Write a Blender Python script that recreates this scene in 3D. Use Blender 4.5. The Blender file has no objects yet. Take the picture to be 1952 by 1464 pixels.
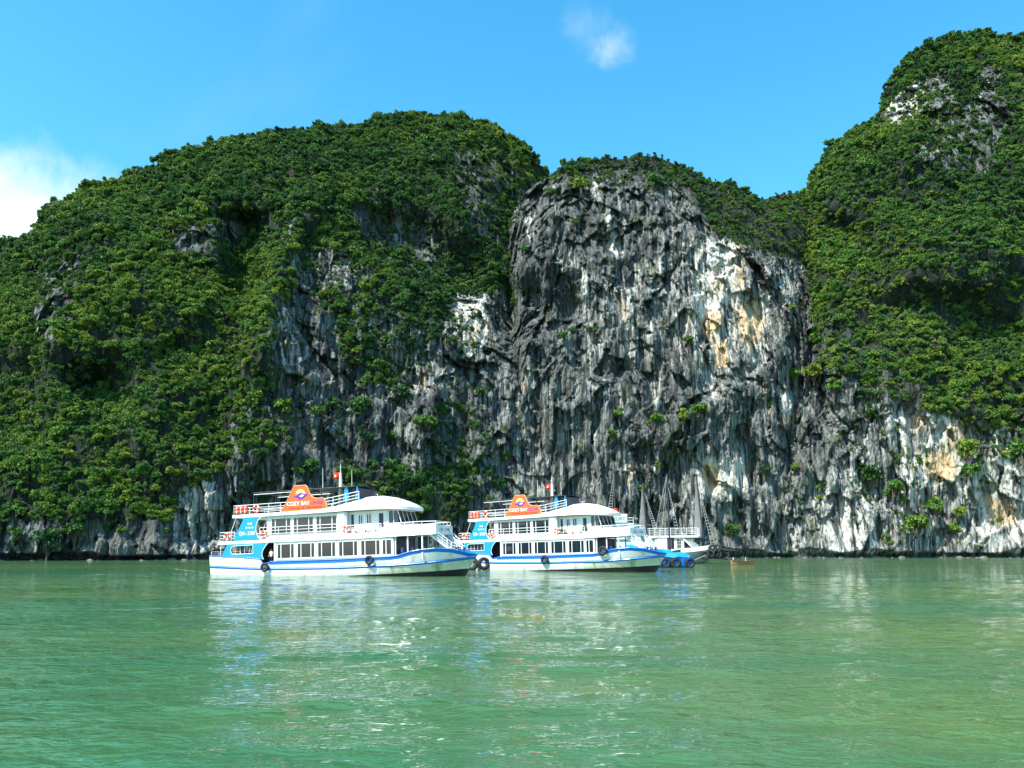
import bpy, bmesh, math, random
import numpy as np
from mathutils import Vector, Matrix
from mathutils.geometry import tessellate_polygon

S = bpy.context.scene
COL = S.collection
RS = np.random.RandomState(7)
random.seed(7)

# ------------------------------------------------------------------ camera
F = 1500.0                       # focal length in pixels of the 1952 px wide photograph
PITCH = math.radians(6.0)
CY = 1046 - F * math.tan(PITCH)  # principal row, so that the horizon falls on row 1046
CAM = np.array([0.0, 0.0, 3.0])
cam = bpy.data.cameras.new('camera')
cam.sensor_width = 36
cam.lens = 36 * F / 1952
cam.shift_y = (CY - 732) / 1952
cam.clip_end = 20000
cam.clip_start = 0.1
cam_o = bpy.data.objects.new('camera', cam)
cam_o.location = CAM
cam_o.rotation_euler = (math.pi / 2 + PITCH, 0, 0)
COL.objects.link(cam_o)
S.camera = cam_o

# ------------------------------------------------------------------ light
SUN_EL = math.radians(53)
SUN_AZ = math.radians(-133)      # compass-like angle from +Y (ahead), negative to the left: behind and to the left
sd = Vector((math.sin(SUN_AZ) * math.cos(SUN_EL), math.cos(SUN_AZ) * math.cos(SUN_EL), math.sin(SUN_EL)))
sun = bpy.data.lights.new('sun', 'SUN')
sun.energy = 5.0
sun.angle = math.radians(0.53)
sun.color = (1.0, 0.95, 0.86)
sun_o = bpy.data.objects.new('sun', sun)
sun_o.rotation_euler = sd.to_track_quat('Z', 'Y').to_euler()
sun_o.location = (-40, -40, 120)
COL.objects.link(sun_o)

S.cycles.diffuse_bounces = 2
S.view_settings.view_transform = 'Standard'
S.view_settings.look = 'None'
S.view_settings.exposure = 0.95
S.view_settings.gamma = 1.0
S.view_settings.use_curve_mapping = False


def pray(px, py):
    """direction of the photograph's pixel (1952 x 1464 frame) from the camera"""
    cp, sp = math.cos(PITCH), math.sin(PITCH)
    a = (np.asarray(px, float) - 976) / F
    b = (CY - np.asarray(py, float)) / F
    return np.stack([a, cp - b * sp, sp + b * cp], -1)


def at(px, py, depth):
    """world point seen at that pixel at that distance ahead (world Y)"""
    r = pray(px, py)
    return CAM + r * (np.asarray(depth, float) / r[..., 1])[..., None]


def nset(n, **kw):
    for k, v in kw.items():
        n.inputs[k.replace('_', ' ')].default_value = v


world = bpy.data.worlds.new('World')
S.world = world
world.use_nodes = True
nt = world.node_tree
nt.nodes.clear()
N = nt.nodes.new
L = nt.links.new
sky = N('ShaderNodeTexSky')
sky.sky_type = 'NISHITA'
sky.sun_disc = False
sky.sun_elevation = SUN_EL
sky.sun_rotation = SUN_AZ
sky.altitude = 0
sky.air_density = 1.0
sky.dust_density = 0.4
sky.ozone_density = 2.2
hs = N('ShaderNodeHueSaturation')
hs.inputs['Hue'].default_value = 0.478
hs.inputs['Saturation'].default_value = 1.34
hs.inputs['Value'].default_value = 1.18
L(sky.outputs[0], hs.inputs['Color'])
tc = N('ShaderNodeTexCoord')


def cloud_blob(px, py, r0, r1, nscale, lo, hi, stretch=(1, 1, 1)):
    """a fair-weather cloud round one direction of the sky, broken up by fractal noise"""
    d = Vector(pray(px, py)).normalized()
    sub = N('ShaderNodeVectorMath'); sub.operation = 'SUBTRACT'
    L(tc.outputs['Generated'], sub.inputs[0]); sub.inputs[1].default_value = d
    mul = N('ShaderNodeVectorMath'); mul.operation = 'MULTIPLY'
    L(sub.outputs[0], mul.inputs[0]); mul.inputs[1].default_value = stretch
    ln = N('ShaderNodeVectorMath'); ln.operation = 'LENGTH'
    L(mul.outputs[0], ln.inputs[0])
    mr = N('ShaderNodeMapRange'); mr.interpolation_type = 'SMOOTHSTEP'
    nset(mr, From_Min=r0, From_Max=r1, To_Min=1.0, To_Max=0.0)
    L(ln.outputs['Value'], mr.inputs['Value'])
    nz = N('ShaderNodeTexNoise'); nset(nz, Scale=nscale, Detail=9.0, Roughness=0.62, Distortion=0.25)
    L(tc.outputs['Generated'], nz.inputs['Vector'])
    ad = N('ShaderNodeMath'); ad.operation = 'ADD'
    L(mr.outputs[0], ad.inputs[0]); L(nz.outputs['Fac'], ad.inputs[1])
    m2 = N('ShaderNodeMapRange'); m2.interpolation_type = 'SMOOTHSTEP'
    nset(m2, From_Min=lo, From_Max=hi, To_Min=0.0, To_Max=1.0)
    L(ad.outputs[0], m2.inputs['Value'])
    return m2.outputs[0]


def mx(a, b):
    m = N('ShaderNodeMath'); m.operation = 'MAXIMUM'
    L(a, m.inputs[0]); L(b, m.inputs[1])
    return m.outputs[0]


c1 = mx(cloud_blob(10, 425, 0.0, 0.24, 13, 0.88, 1.75, (0.6, 1, 1.6)), cloud_blob(96, 302, 0.0, 0.06, 30, 1.08, 2.6))
c2 = mx(cloud_blob(1165, 88, 0.0, 0.060, 30, 1.0, 2.1, (0.8, 1.0, 1.2)), cloud_blob(1118, 48, 0.0, 0.07, 26, 1.05, 2.8, (1.0, 1.0, 0.9)))
wisp = N('ShaderNodeTexNoise'); nset(wisp, Scale=2.2, Detail=8.0, Roughness=0.6, Distortion=0.6)
L(tc.outputs['Generated'], wisp.inputs['Vector'])
wm = N('ShaderNodeMapRange'); nset(wm, From_Min=0.62, From_Max=0.95, To_Min=0.0, To_Max=0.10)
L(wisp.outputs['Fac'], wm.inputs['Value'])


c2m = N('ShaderNodeMath'); c2m.operation = 'MULTIPLY'; L(c2, c2m.inputs[0]); c2m.inputs[1].default_value = 0.6
cm = mx(mx(c1, c2m.outputs[0]), wm.outputs[0])
mixc = N('ShaderNodeMix'); mixc.data_type = 'RGBA'
L(cm, mixc.inputs['Factor'])
L(hs.outputs[0], mixc.inputs['A'])
mixc.inputs['B'].default_value = (4.6, 4.8, 4.9, 1)
bg = N('ShaderNodeBackground')
bg.inputs['Strength'].default_value = 0.15
L(mixc.outputs['Result'], bg.inputs['Color'])
wo = N('ShaderNodeOutputWorld')
L(bg.outputs[0], wo.inputs['Surface'])


# ------------------------------------------------------------------ helpers: materials
class Mat:
    def __init__(self, name):
        self.m = bpy.data.materials.new(name)
        self.m.use_nodes = True
        self.t = self.m.node_tree
        self.b = self.t.nodes['Principled BSDF']
        self.out = self.t.nodes['Material Output']

    def n(self, kind, **kw):
        x = self.t.nodes.new('ShaderNode' + kind)
        for k, v in kw.items():
            if k in ('operation', 'blend_type', 'data_type', 'interpolation_type', 'attribute_name', 'feature', 'distance'):
                setattr(x, k, v)
            else:
                x.inputs[k.replace('_', ' ')].default_value = v
        return x

    def l(self, a, b):
        self.t.links.new(a, b)

    def math(self, op, a, b=None, clamp=False):
        x = self.t.nodes.new('ShaderNodeMath'); x.operation = op; x.use_clamp = clamp
        for i, v in enumerate((a, b)):
            if v is None:
                continue
            if isinstance(v, (int, float)):
                x.inputs[i].default_value = v
            else:
                self.l(v, x.inputs[i])
        return x.outputs[0]

    def ramp(self, v, lo, hi, a=0.0, b=1.0):
        x = self.t.nodes.new('ShaderNodeMapRange'); x.interpolation_type = 'SMOOTHSTEP'
        x.inputs['From Min'].default_value = lo; x.inputs['From Max'].default_value = hi
        x.inputs['To Min'].default_value = a; x.inputs['To Max'].default_value = b
        self.l(v, x.inputs['Value'])
        return x.outputs[0]

    def mix(self, fac, a, b):
        x = self.t.nodes.new('ShaderNodeMix'); x.data_type = 'RGBA'
        if isinstance(fac, (int, float)):
            x.inputs['Factor'].default_value = fac
        else:
            self.l(fac, x.inputs['Factor'])
        for k, v in (('A', a), ('B', b)):
            if isinstance(v, tuple):
                x.inputs[k].default_value = (*v, 1)
            else:
                self.l(v, x.inputs[k])
        return x.outputs['Result']

    def pos(self, scale, obj=False):
        if obj:
            g = self.t.nodes.new('ShaderNodeTexCoord').outputs['Object']
        else:
            g = self.t.nodes.new('ShaderNodeNewGeometry').outputs['Position']
        mp = self.t.nodes.new('ShaderNodeVectorMath'); mp.operation = 'MULTIPLY'
        self.l(g, mp.inputs[0]); mp.inputs[1].default_value = scale
        return mp.outputs[0]

    def noise(self, vec, scale=1.0, detail=5.0, rough=0.55, dist=0.0):
        x = self.n('TexNoise', Scale=scale, Detail=detail, Roughness=rough, Distortion=dist)
        self.l(vec, x.inputs['Vector'])
        return x.outputs['Fac']

    def bump(self, h, strength=0.5, dist=0.1, prev=None):
        x = self.n('Bump', Strength=strength, Distance=dist)
        self.l(h, x.inputs['Height'])
        if prev is not None:
            self.l(prev, x.inputs['Normal'])
        return x.outputs['Normal']

    def attr(self, name):
        x = self.t.nodes.new('ShaderNodeAttribute'); x.attribute_name = name
        return x.outputs['Fac']


def paint(name, col, rough=0.45, stain=0.25, stain_col=None, spec=0.5, scale=1.3):
    """painted surface with weathering: blotches and runs of a dirtier tone"""
    M = Mat(name)
    a = M.noise(M.pos((1.0, 1.0, 0.22), True), scale, 7, 0.65)
    f = M.ramp(a, 0.48, 0.72, 0.0, stain)
    sc = stain_col or tuple(c * 0.55 for c in col)
    M.l(M.mix(f, col, sc), M.b.inputs['Base Color'])
    r = M.ramp(M.noise(M.pos((1, 1, 1), True), 3.0, 4), 0.3, 0.7, rough - 0.1, rough + 0.12)
    M.l(r, M.b.inputs['Roughness'])
    M.b.inputs['Specular IOR Level'].default_value = spec
    return M.m


WHITE = paint('white_paint', (0.74, 0.74, 0.71), 0.4, 0.45, (0.55, 0.52, 0.44))
WHITE_HULL = paint('hull_white_paint', (0.76, 0.75, 0.71), 0.35, 0.75, (0.40, 0.33, 0.22), scale=1.1)
def rusty(mat):
    t = mat.node_tree; b = t.nodes['Principled BSDF']; lk = b.inputs['Base Color'].links[0]; src = lk.from_socket
    tc_ = t.nodes.new('ShaderNodeTexCoord'); mp = t.nodes.new('ShaderNodeVectorMath'); mp.operation = 'MULTIPLY'; mp.inputs[1].default_value = (1.9, 1.9, 0.35)
    t.links.new(tc_.outputs['Object'], mp.inputs[0])
    nz = t.nodes.new('ShaderNodeTexNoise'); nset(nz, Scale=1.0, Detail=8.0, Roughness=0.7); t.links.new(mp.outputs[0], nz.inputs['Vector'])
    mr = t.nodes.new('ShaderNodeMapRange'); nset(mr, From_Min=0.58, From_Max=0.72, To_Min=0.0, To_Max=0.75); t.links.new(nz.outputs['Fac'], mr.inputs['Value'])
    mxr = t.nodes.new('ShaderNodeMix'); mxr.data_type = 'RGBA'; t.links.new(mr.outputs[0], mxr.inputs['Factor']); t.links.new(src, mxr.inputs['A'])
    mxr.inputs['B'].default_value = (0.26, 0.16, 0.08, 1); t.links.new(mxr.outputs['Result'], b.inputs['Base Color'])


rusty(WHITE_HULL)
ALGAE = paint('algae_stained_white_paint', (0.60, 0.62, 0.48), 0.5, 0.95, (0.17, 0.22, 0.07), scale=0.8)
BLUE = paint('blue_paint', (0.012, 0.17, 0.62), 0.35, 0.35, (0.03, 0.22, 0.42))
CYAN = paint('bright_cyan_blue_paint', (0.003, 0.27, 0.74), 0.35, 0.15)
ANTIFOUL = paint('dark_antifouling_paint', (0.018, 0.012, 0.012), 0.6, 0.5, (0.03, 0.035, 0.02))
ORANGE = paint('orange_signboard', (0.80, 0.12, 0.018), 0.5, 0.12)
ORANGE_LITE = paint('pale_orange_trim', (0.9, 0.42, 0.18), 0.5, 0.1)
PURPLE = paint('purple_print', (0.10, 0.02, 0.42), 0.5, 0.0)
YELLOW = paint('pale_yellow_print', (0.9, 0.65, 0.22), 0.5, 0.0)
REDPRINT = paint('red_print', (0.55, 0.03, 0.015), 0.5, 0.0)
WHITEPRINT = paint('white_print', (0.85, 0.84, 0.8), 0.5, 0.0)
DARKPRINT = paint('dark_print', (0.03, 0.04, 0.05), 0.5, 0.0)
FLAGRED = paint('flag_red_cloth', (0.72, 0.03, 0.015), 0.8, 0.15)
RINGRED = paint('life_ring_orange_red', (0.8, 0.08, 0.03), 0.5, 0.15)
RUBBER = paint('black_rubber', (0.012, 0.012, 0.014), 0.7, 0.6, (0.04, 0.04, 0.04), scale=3)
AWNING = paint('navy_awning_cloth', (0.012, 0.018, 0.04), 0.8, 0.3)
DECK = paint('grey_deck_paint', (0.32, 0.34, 0.34), 0.6, 0.5)
INTERIOR = paint('interior_panel', (0.16, 0.17, 0.17), 0.6, 0.3)
DARKIN = paint('dark_interior', (0.035, 0.035, 0.05), 0.6, 0.3)
BLIND = paint('pale_blind', (0.68, 0.68, 0.64), 0.8, 0.15)
STEEL = paint('white_painted_rail', (0.78, 0.79, 0.78), 0.35, 0.15)
DARKSTEEL = paint('dark_spar', (0.028, 0.026, 0.026), 0.6, 0.4)
ROPE = paint('pale_rope', (0.5, 0.48, 0.42), 0.9, 0.4)
SAILGREY = paint('grey_furled_sailcloth', (0.16, 0.16, 0.155), 0.9, 0.6, (0.18, 0.17, 0.16), scale=2)
WOOD = paint('worn_orange_wood', (0.38, 0.17, 0.05), 0.6, 0.6, (0.16, 0.07, 0.03), scale=3)
DARKWOOD = paint('dark_stained_wood', (0.06, 0.035, 0.025), 0.6, 0.6)
TARP = paint('bright_blue_tarpaulin', (0.006, 0.27, 0.78), 0.45, 0.2)
PALEBLUE = paint('pale_blue_grey_paint', (0.42, 0.55, 0.55), 0.5, 0.3)
GREYGREEN = paint('grey_green_hull_paint', (0.19, 0.25, 0.23), 0.4, 0.5)
SKIN = paint('skin', (0.40, 0.23, 0.15), 0.6, 0.05)
SHIRT = paint('white_shirt', (0.78, 0.78, 0.76), 0.9, 0.1)
TROUSER = paint('dark_trousers', (0.02, 0.022, 0.03), 0.9, 0.2)
HAIR = paint('black_hair', (0.01, 0.009, 0.008), 0.6, 0.0)

G = Mat('tinted_window_glass')
G.b.inputs['Base Color'].default_value = (0.015, 0.025, 0.035, 1)
G.b.inputs['Roughness'].default_value = 0.04
G.b.inputs['Specular IOR Level'].default_value = 0.6
tr = G.t.nodes.new('ShaderNodeBsdfTransparent'); tr.inputs[0].default_value = (0.72, 0.82, 0.85, 1)
ms = G.t.nodes.new('ShaderNodeMixShader'); ms.inputs[0].default_value = 0.78
G.l(tr.outputs[0], ms.inputs[1]); G.l(G.b.outputs[0], ms.inputs[2]); G.l(ms.outputs[0], G.out.inputs['Surface'])
GLASS = G.m

# ------------------------------------------------------------------ helpers: meshes


class MB:
    """collects shapes; build() links them as ONE mesh object"""

    def __init__(self):
        self.v = []; self.f = []; self.mi = []; self.mats = []

    def mat(self, m):
        if m not in self.mats:
            self.mats.append(m)
        return self.mats.index(m)

    def add(self, vs, fs, m):
        o = len(self.v); k = self.mat(m)
        self.v += [tuple(map(float, p)) for p in vs]
        for f in fs:
            self.f.append(tuple(o + i for i in f)); self.mi.append(k)

    def box(self, x0, x1, y0, y1, z0, z1, m):
        x0, x1 = sorted((x0, x1)); y0, y1 = sorted((y0, y1)); z0, z1 = sorted((z0, z1))
        self.add([(x0, y0, z0), (x1, y0, z0), (x1, y1, z0), (x0, y1, z0), (x0, y0, z1), (x1, y0, z1), (x1, y1, z1), (x0, y1, z1)],
                 [(3, 2, 1, 0), (4, 5, 6, 7), (0, 1, 5, 4), (1, 2, 6, 5), (2, 3, 7, 6), (3, 0, 4, 7)], m)

    def tube(self, p, q, r, m, r2=None, n=7):
        p = Vector(p); q = Vector(q); r2 = r if r2 is None else r2
        d = (q - p).normalized()
        a = d.cross(Vector((0, 0, 1)) if abs(d.z) < 0.9 else Vector((1, 0, 0))).normalized(); b = d.cross(a)
        vs = []
        for c, rr in ((p, r), (q, r2)):
            for i in range(n):
                t = 2 * math.pi * i / n
                vs.append(c + a * math.cos(t) * rr + b * math.sin(t) * rr)
        fs = [(i, (i + 1) % n, n + (i + 1) % n, n + i) for i in range(n)]
        fs += [tuple(range(n - 1, -1, -1)), tuple(range(n, 2 * n))]
        self.add(vs, fs, m)

    def path(self, pts, r, m, n=6):
        for a, b in zip(pts[:-1], pts[1:]):
            self.tube(a, b, r, m, n=n)

    def plate(self, outline, y0, y1, m, holes=(), edge=None):
        """an outline in local x/z, given thickness from y0 to y1"""
        loops = [outline] + list(holes)
        pts = [p for l in loops for p in l]
        tri = tessellate_polygon([[Vector((x, z, 0)) for x, z in l] for l in loops])
        n = len(pts)
        self.add([(x, y0, z) for x, z in pts] + [(x, y1, z) for x, z in pts],
                 [tuple(t) for t in tri] + [tuple(n + i for i in reversed(t)) for t in tri], m)
        o = 0
        vs = [(x, y0, z) for x, z in pts] + [(x, y1, z) for x, z in pts]; fs = []
        for l in loops:
            k = len(l)
            fs += [(o + i, o + (i + 1) % k, n + o + (i + 1) % k, n + o + i) for i in range(k)]
            o += k
        self.add(vs, fs, edge or m)

    def loft(self, secs, m, closed=False, caps=True):
        n = len(secs[0]); vs = [p for s in secs for p in s]; fs = []
        for i in range(len(secs) - 1):
            for j in range(n if closed else n - 1):
                k = (j + 1) % n
                fs.append((i * n + j, i * n + k, (i + 1) * n + k, (i + 1) * n + j))
        if caps:
            fs.append(tuple(range(n))); fs.append(tuple(range((len(secs) - 1) * n, len(secs) * n)))
        self.add(vs, fs, m)

    def torus(self, c, R, r, m, axis='y', nu=24, nv=10, squash=1.0, m2=None):
        vs = []; fs = []; fs2 = []
        for i in range(nu):
            u = 2 * math.pi * i / nu
            for j in range(nv):
                w = 2 * math.pi * j / nv
                a = (R + r * math.cos(w)) * math.cos(u); b = (R + r * math.cos(w)) * math.sin(u); d = r * math.sin(w) * squash
                p = {'y': (a, d, b), 'x': (d, a, b), 'z': (a, b, d)}[axis]
                vs.append((c[0] + p[0], c[1] + p[1], c[2] + p[2]))
                f = (i * nv + j, i * nv + (j + 1) % nv, ((i + 1) % nu) * nv + (j + 1) % nv, ((i + 1) % nu) * nv + j)
                (fs2 if m2 and (i % 6) in (0, 1) else fs).append(f)
        self.add(vs, fs, m)
        if fs2:
            self.add(vs, fs2, m2)

    def build(self, name, parent=None, smooth=False, bevel=0.0):
        me = bpy.data.meshes.new(name)
        me.from_pydata(self.v, [], self.f)
        for m in self.mats:
            me.materials.append(m)
        me.polygons.foreach_set('material_index', self.mi)
        bm = bmesh.new(); bm.from_mesh(me)
        bmesh.ops.remove_doubles(bm, verts=bm.verts, dist=1e-5)
        bmesh.ops.recalc_face_normals(bm, faces=bm.faces)
        bm.to_mesh(me); bm.free()
        o = bpy.data.objects.new(name, me)
        COL.objects.link(o)
        if parent is not None:
            o.parent = parent
        if smooth:
            me.polygons.foreach_set('use_smooth', [True] * len(me.polygons))
            try:
                me.set_sharp_from_angle(angle=math.radians(38))
            except Exception:
                pass
        if bevel:
            md = o.modifiers.new('bevel', 'BEVEL'); md.width = bevel; md.segments = 2; md.limit_method = 'ANGLE'
        return o


def tag(o, label=None, cat=None, group=None, kind=None):
    if label: o['label'] = label
    if cat: o['category'] = cat
    if group: o['group'] = group
    if kind: o['kind'] = kind
    return o


def empty(name, loc=(0, 0, 0), rot=(0, 0, 0)):
    o = bpy.data.objects.new(name, None)
    o.empty_display_size = 0.5
    o.location = loc; o.rotation_euler = rot
    COL.objects.link(o)
    return o


def kids(o):
    return [c for c in bpy.data.objects if c.parent == o]


def copy_tree(o, parent=None):
    c = o.copy(); COL.objects.link(c)
    if parent is not None:
        c.parent = parent
        c.matrix_parent_inverse = o.matrix_parent_inverse.copy()
    for ch in kids(o):
        copy_tree(ch, c)
    return c


def lettering(text, x, z, size, y, m, parent, italic=0.0, width=None, name='lettering', flip=False, axis='y'):
    """flat lettering, lower left corner at local x/z, printed on the plane y and read from -y (or on plane x, read from +x)"""
    cu = bpy.data.curves.new('text', 'FONT')
    cu.body = text; cu.size = 1.0; cu.shear = italic; cu.resolution_u = 3; cu.extrude = 0.0
    cu.offset = 0.012
    t = bpy.data.objects.new('text', cu); COL.objects.link(t)
    bpy.context.view_layer.update()
    me = bpy.data.meshes.new_from_object(t.evaluated_get(bpy.context.evaluated_depsgraph_get()))
    bpy.data.objects.remove(t); bpy.data.curves.remove(cu)
    co = np.array([v.co[:] for v in me.vertices])
    co[:, 0] -= co[:, 0].min(); co[:, 1] -= min(0, 0)
    sx = size if width is None else width / co[:, 0].max()
    for v, c in zip(me.vertices, co):
        if axis == 'y':
            v.co = (x + c[0] * sx, y, z + c[1] * size)
        else:
            v.co = (y, x + c[0] * sx, z + c[1] * size)
    me.materials.clear(); me.materials.append(m)
    o = bpy.data.objects.new(name, me); COL.objects.link(o); o.parent = parent
    return o


# ------------------------------------------------------------------ numpy noise
def _hash(ix, iy, iz, seed):
    h = (ix.astype(np.uint32) * np.uint32(374761393) + iy.astype(np.uint32) * np.uint32(668265263)
         + iz.astype(np.uint32) * np.uint32(2147483647) + np.uint32(seed * 974711 + 12345))
    h = (h ^ (h >> np.uint32(13))) * np.uint32(1274126177)
    h = (h ^ (h >> np.uint32(16))) * np.uint32(2246822519)
    h = h ^ (h >> np.uint32(15))
    return h.astype(np.float32) / np.float32(4294967295.0)


def vnoise(p, seed=0):
    with np.errstate(over='ignore'):
        f = np.floor(p); i = f.astype(np.int64); t = (p - f).astype(np.float32)
        t = t * t * (3 - 2 * t)
        r = 0
        for dx in (0, 1):
            wx = t[:, 0] if dx else 1 - t[:, 0]
            for dy in (0, 1):
                wy = t[:, 1] if dy else 1 - t[:, 1]
                for dz in (0, 1):
                    wz = t[:, 2] if dz else 1 - t[:, 2]
                    r = r + wx * wy * wz * _hash(i[:, 0] + dx, i[:, 1] + dy, i[:, 2] + dz, seed)
    return r * 2 - 1


def fbm(p, scale, octs=4, seed=0, rough=0.5, ridged=False):
    r = 0; a = 1.0; tot = 0
    p = p * np.asarray(scale)
    for k in range(octs):
        n = vnoise(p + 17.3 * k, seed + k)
        if ridged:
            n = 1 - 2 * np.abs(n)
        r = r + a * n; tot += a
        a *= rough; p = p * 2.03
    return r / tot


def blocks(p, size, seed, tilt):
    """fractured rock: each irregular cell stands in or out by its own amount and leans its own way"""
    q = p / np.array(size) + 0.28 * np.stack([fbm(p, 0.13, 2, seed + 90), fbm(p, 0.13, 2, seed + 91), fbm(p, 0.13, 2, seed + 92)], 1)
    f = np.floor(q); best = np.full(len(q), 9e9); val = np.zeros(len(q))
    with np.errstate(over='ignore'):
        i = f.astype(np.int64)
        for dx in (-1, 0, 1):
            for dy in (-1, 0, 1):
                for dz in (-1, 0, 1):
                    a, b, c = i[:, 0] + dx, i[:, 1] + dy, i[:, 2] + dz
                    rx = dx + _hash(a, b, c, seed) - (q[:, 0] - f[:, 0]); ry = dy + _hash(a, b, c, seed + 1) - (q[:, 1] - f[:, 1])
                    rz = dz + _hash(a, b, c, seed + 2) - (q[:, 2] - f[:, 2])
                    d = rx * rx + ry * ry + rz * rz
                    m = d < best
                    g = _hash(a, b, c, seed + 3) * 2 - 1 + 2 * tilt * ((_hash(a, b, c, seed + 4) * 2 - 1) * rx * 3 + (_hash(a, b, c, seed + 5) * 2 - 1) * rz * 3)
                    val = np.where(m, g, val); best = np.where(m, d, best)
    return val


# ------------------------------------------------------------------ maps traced from the photograph (which part of the hillside is bare rock, pale or warm)
RX0, RX1, RY0, RY1, RSTEP = -400, 2400, -40, 1120, 4
gx, gy = np.meshgrid(np.arange(RX0, RX1, RSTEP), np.arange(RY0, RY1, RSTEP))


def inpoly(poly):
    x, y = gx.astype(float), gy.astype(float); c = np.zeros(x.shape, bool); n = len(poly)
    for i in range(n):
        x1, y1 = poly[i]; x2, y2 = poly[(i + 1) % n]
        if y1 == y2:
            continue
        c ^= ((y1 > y) != (y2 > y)) & (x < (x2 - x1) * (y - y1) / (y2 - y1) + x1)
    return c


def blur(a, r):
    for ax in (0, 1):
        for _ in range(2):
            p = np.pad(a, [(r + 1, r) if k == ax else (0, 0) for k in (0, 1)], mode='edge')
            c = np.cumsum(p, ax)
            hi = [slice(None)] * 2; lo = [slice(None)] * 2
            hi[ax] = slice(2 * r + 1, None); lo[ax] = slice(0, -(2 * r + 1))
            a = (c[tuple(hi)] - c[tuple(lo)]) / (2 * r + 1)
    return a


def layer(polys, base, soft=3):
    a = np.full(gx.shape, float(base))
    for val, poly in polys:
        a[inpoly(poly)] = val
    return blur(a, soft)


def look(m, px, py):
    fx = np.clip((px - RX0) / RSTEP, 0, m.shape[1] - 1.001); fy = np.clip((py - RY0) / RSTEP, 0, m.shape[0] - 1.001)
    ix = fx.astype(int); iy = fy.astype(int); tx = fx - ix; ty = fy - iy
    return (m[iy, ix] * (1 - tx) * (1 - ty) + m[iy, ix + 1] * tx * (1 - ty) + m[iy + 1, ix] * (1 - tx) * ty + m[iy + 1, ix + 1] * tx * ty)


VEG = [
    # left hill: bare and half-bare parts
    (0.45, [(50, 505), (100, 490), (170, 500), (165, 560), (100, 660), (60, 640)]),
    (0.35, [(75, 540), (130, 520), (110, 620), (80, 650)]),
    (0.4, [(330, 440), (400, 410), (470, 430), (450, 500), (370, 500), (330, 480)]),
    (0.6, [(660, 400), (760, 390), (840, 440), (850, 520), (780, 560), (700, 540)]),
    (0.62, [(850, 270), (940, 270), (1010, 320), (1000, 400), (960, 480), (900, 470), (860, 360)]),
    (0.40, [(545, 400), (580, 420), (560, 470), (530, 480)]),
    (0.35, [(530, 490), (640, 470), (700, 500), (690, 560), (560, 560)]),
    (0.20, [(515, 590), (540, 560), (600, 560), (640, 600), (650, 690), (730, 740), (780, 690), (830, 650), (860, 560), (960, 555), (1000, 640),
            (1000, 1070), (320, 1070), (318, 1000), (345, 930), (420, 900), (450, 870), (470, 800), (520, 740), (510, 660)]),
    (0.55, [(430, 780), (500, 770), (520, 830), (500, 900), (440, 900)]),
    (0.50, [(560, 720), (620, 700), (660, 740), (600, 780)]),
    (0.60, [(660, 560), (720, 580), (820, 600), (850, 640), (760, 700), (680, 700), (650, 640)]),
    (0.45, [(690, 740), (760, 720), (820, 780), (840, 830), (760, 850), (690, 820)]),
    (0.40, [(560, 850), (680, 830), (800, 850), (900, 830), (880, 920), (700, 930), (570, 930)]),
    (0.36, [(545, 760), (640, 720), (760, 760), (860, 780), (960, 840), (960, 960), (640, 1000), (480, 980), (500, 860)]),
    (0.75, [(640, 890), (900, 900), (900, 1000), (640, 1000)]),
    (0.35, [(430, 900), (520, 890), (520, 960), (430, 960)]),
    (0.10, [(-400, 1035), (330, 1030), (330, 1090), (-400, 1090)]),
    (0.55, [(-400, 985), (-10, 985), (200, 990), (330, 985), (330, 1030), (-400, 1035)]),
    # middle cliff
    (0.075, [(1004, 356), (1040, 345), (1100, 350), (1180, 352), (1260, 360), (1330, 395), (1360, 450), (1450, 480), (1530, 500), (1560, 600),
            (1600, 680), (1700, 760), (1800, 800), (2400, 860), (2400, 1090), (985, 1090), (985, 560), (955, 500), (985, 400)]),
    (0.62, [(1060, 318), (1180, 312), (1250, 320), (1340, 370), (1330, 400), (1240, 352), (1100, 342), (1045, 340)]),
    (0.55, [(1090, 345), (1120, 345), (1125, 368), (1095, 368)]),
    (0.45, [(1215, 345), (1260, 335), (1270, 362), (1220, 366)]),
    (0.55, [(1010, 560), (980, 490), (960, 500), (955, 560)]),
    (0.22, [(1160, 790), (1300, 760), (1330, 770), (1300, 840), (1200, 860), (1150, 830)]),
    (0.25, [(1370, 930), (1450, 900), (1480, 960), (1400, 1000)]),
    # right hill: half-bare parts and its cliff
    (0.72, [(1540, 590), (1600, 560), (1660, 640), (1740, 700), (1800, 760), (1720, 780), (1640, 740), (1560, 700)]),
    (0.28, [(1500, 710), (1600, 730), (1700, 770), (1790, 790), (1952, 840), (2400, 870), (2400, 1090), (1500, 1090)]),
    (0.32, [(1700, 175), (1760, 145), (1800, 130), (1830, 190), (1790, 240), (1720, 240), (1690, 215)]),
    (0.42, [(1770, 240), (1880, 170), (1940, 200), (1900, 330), (1800, 340), (1740, 300)]),
    (0.30, [(1680, 205), (1740, 215), (1720, 250), (1675, 240)]),
    (0.45, [(1870, 110), (1920, 140), (1900, 190), (1860, 160)]),
    (0.35, [(1880, 820), (1952, 800), (2400, 800), (2400, 900), (1880, 900)]),
]
veg_map = layer(VEG, 1.0, 2)

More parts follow.
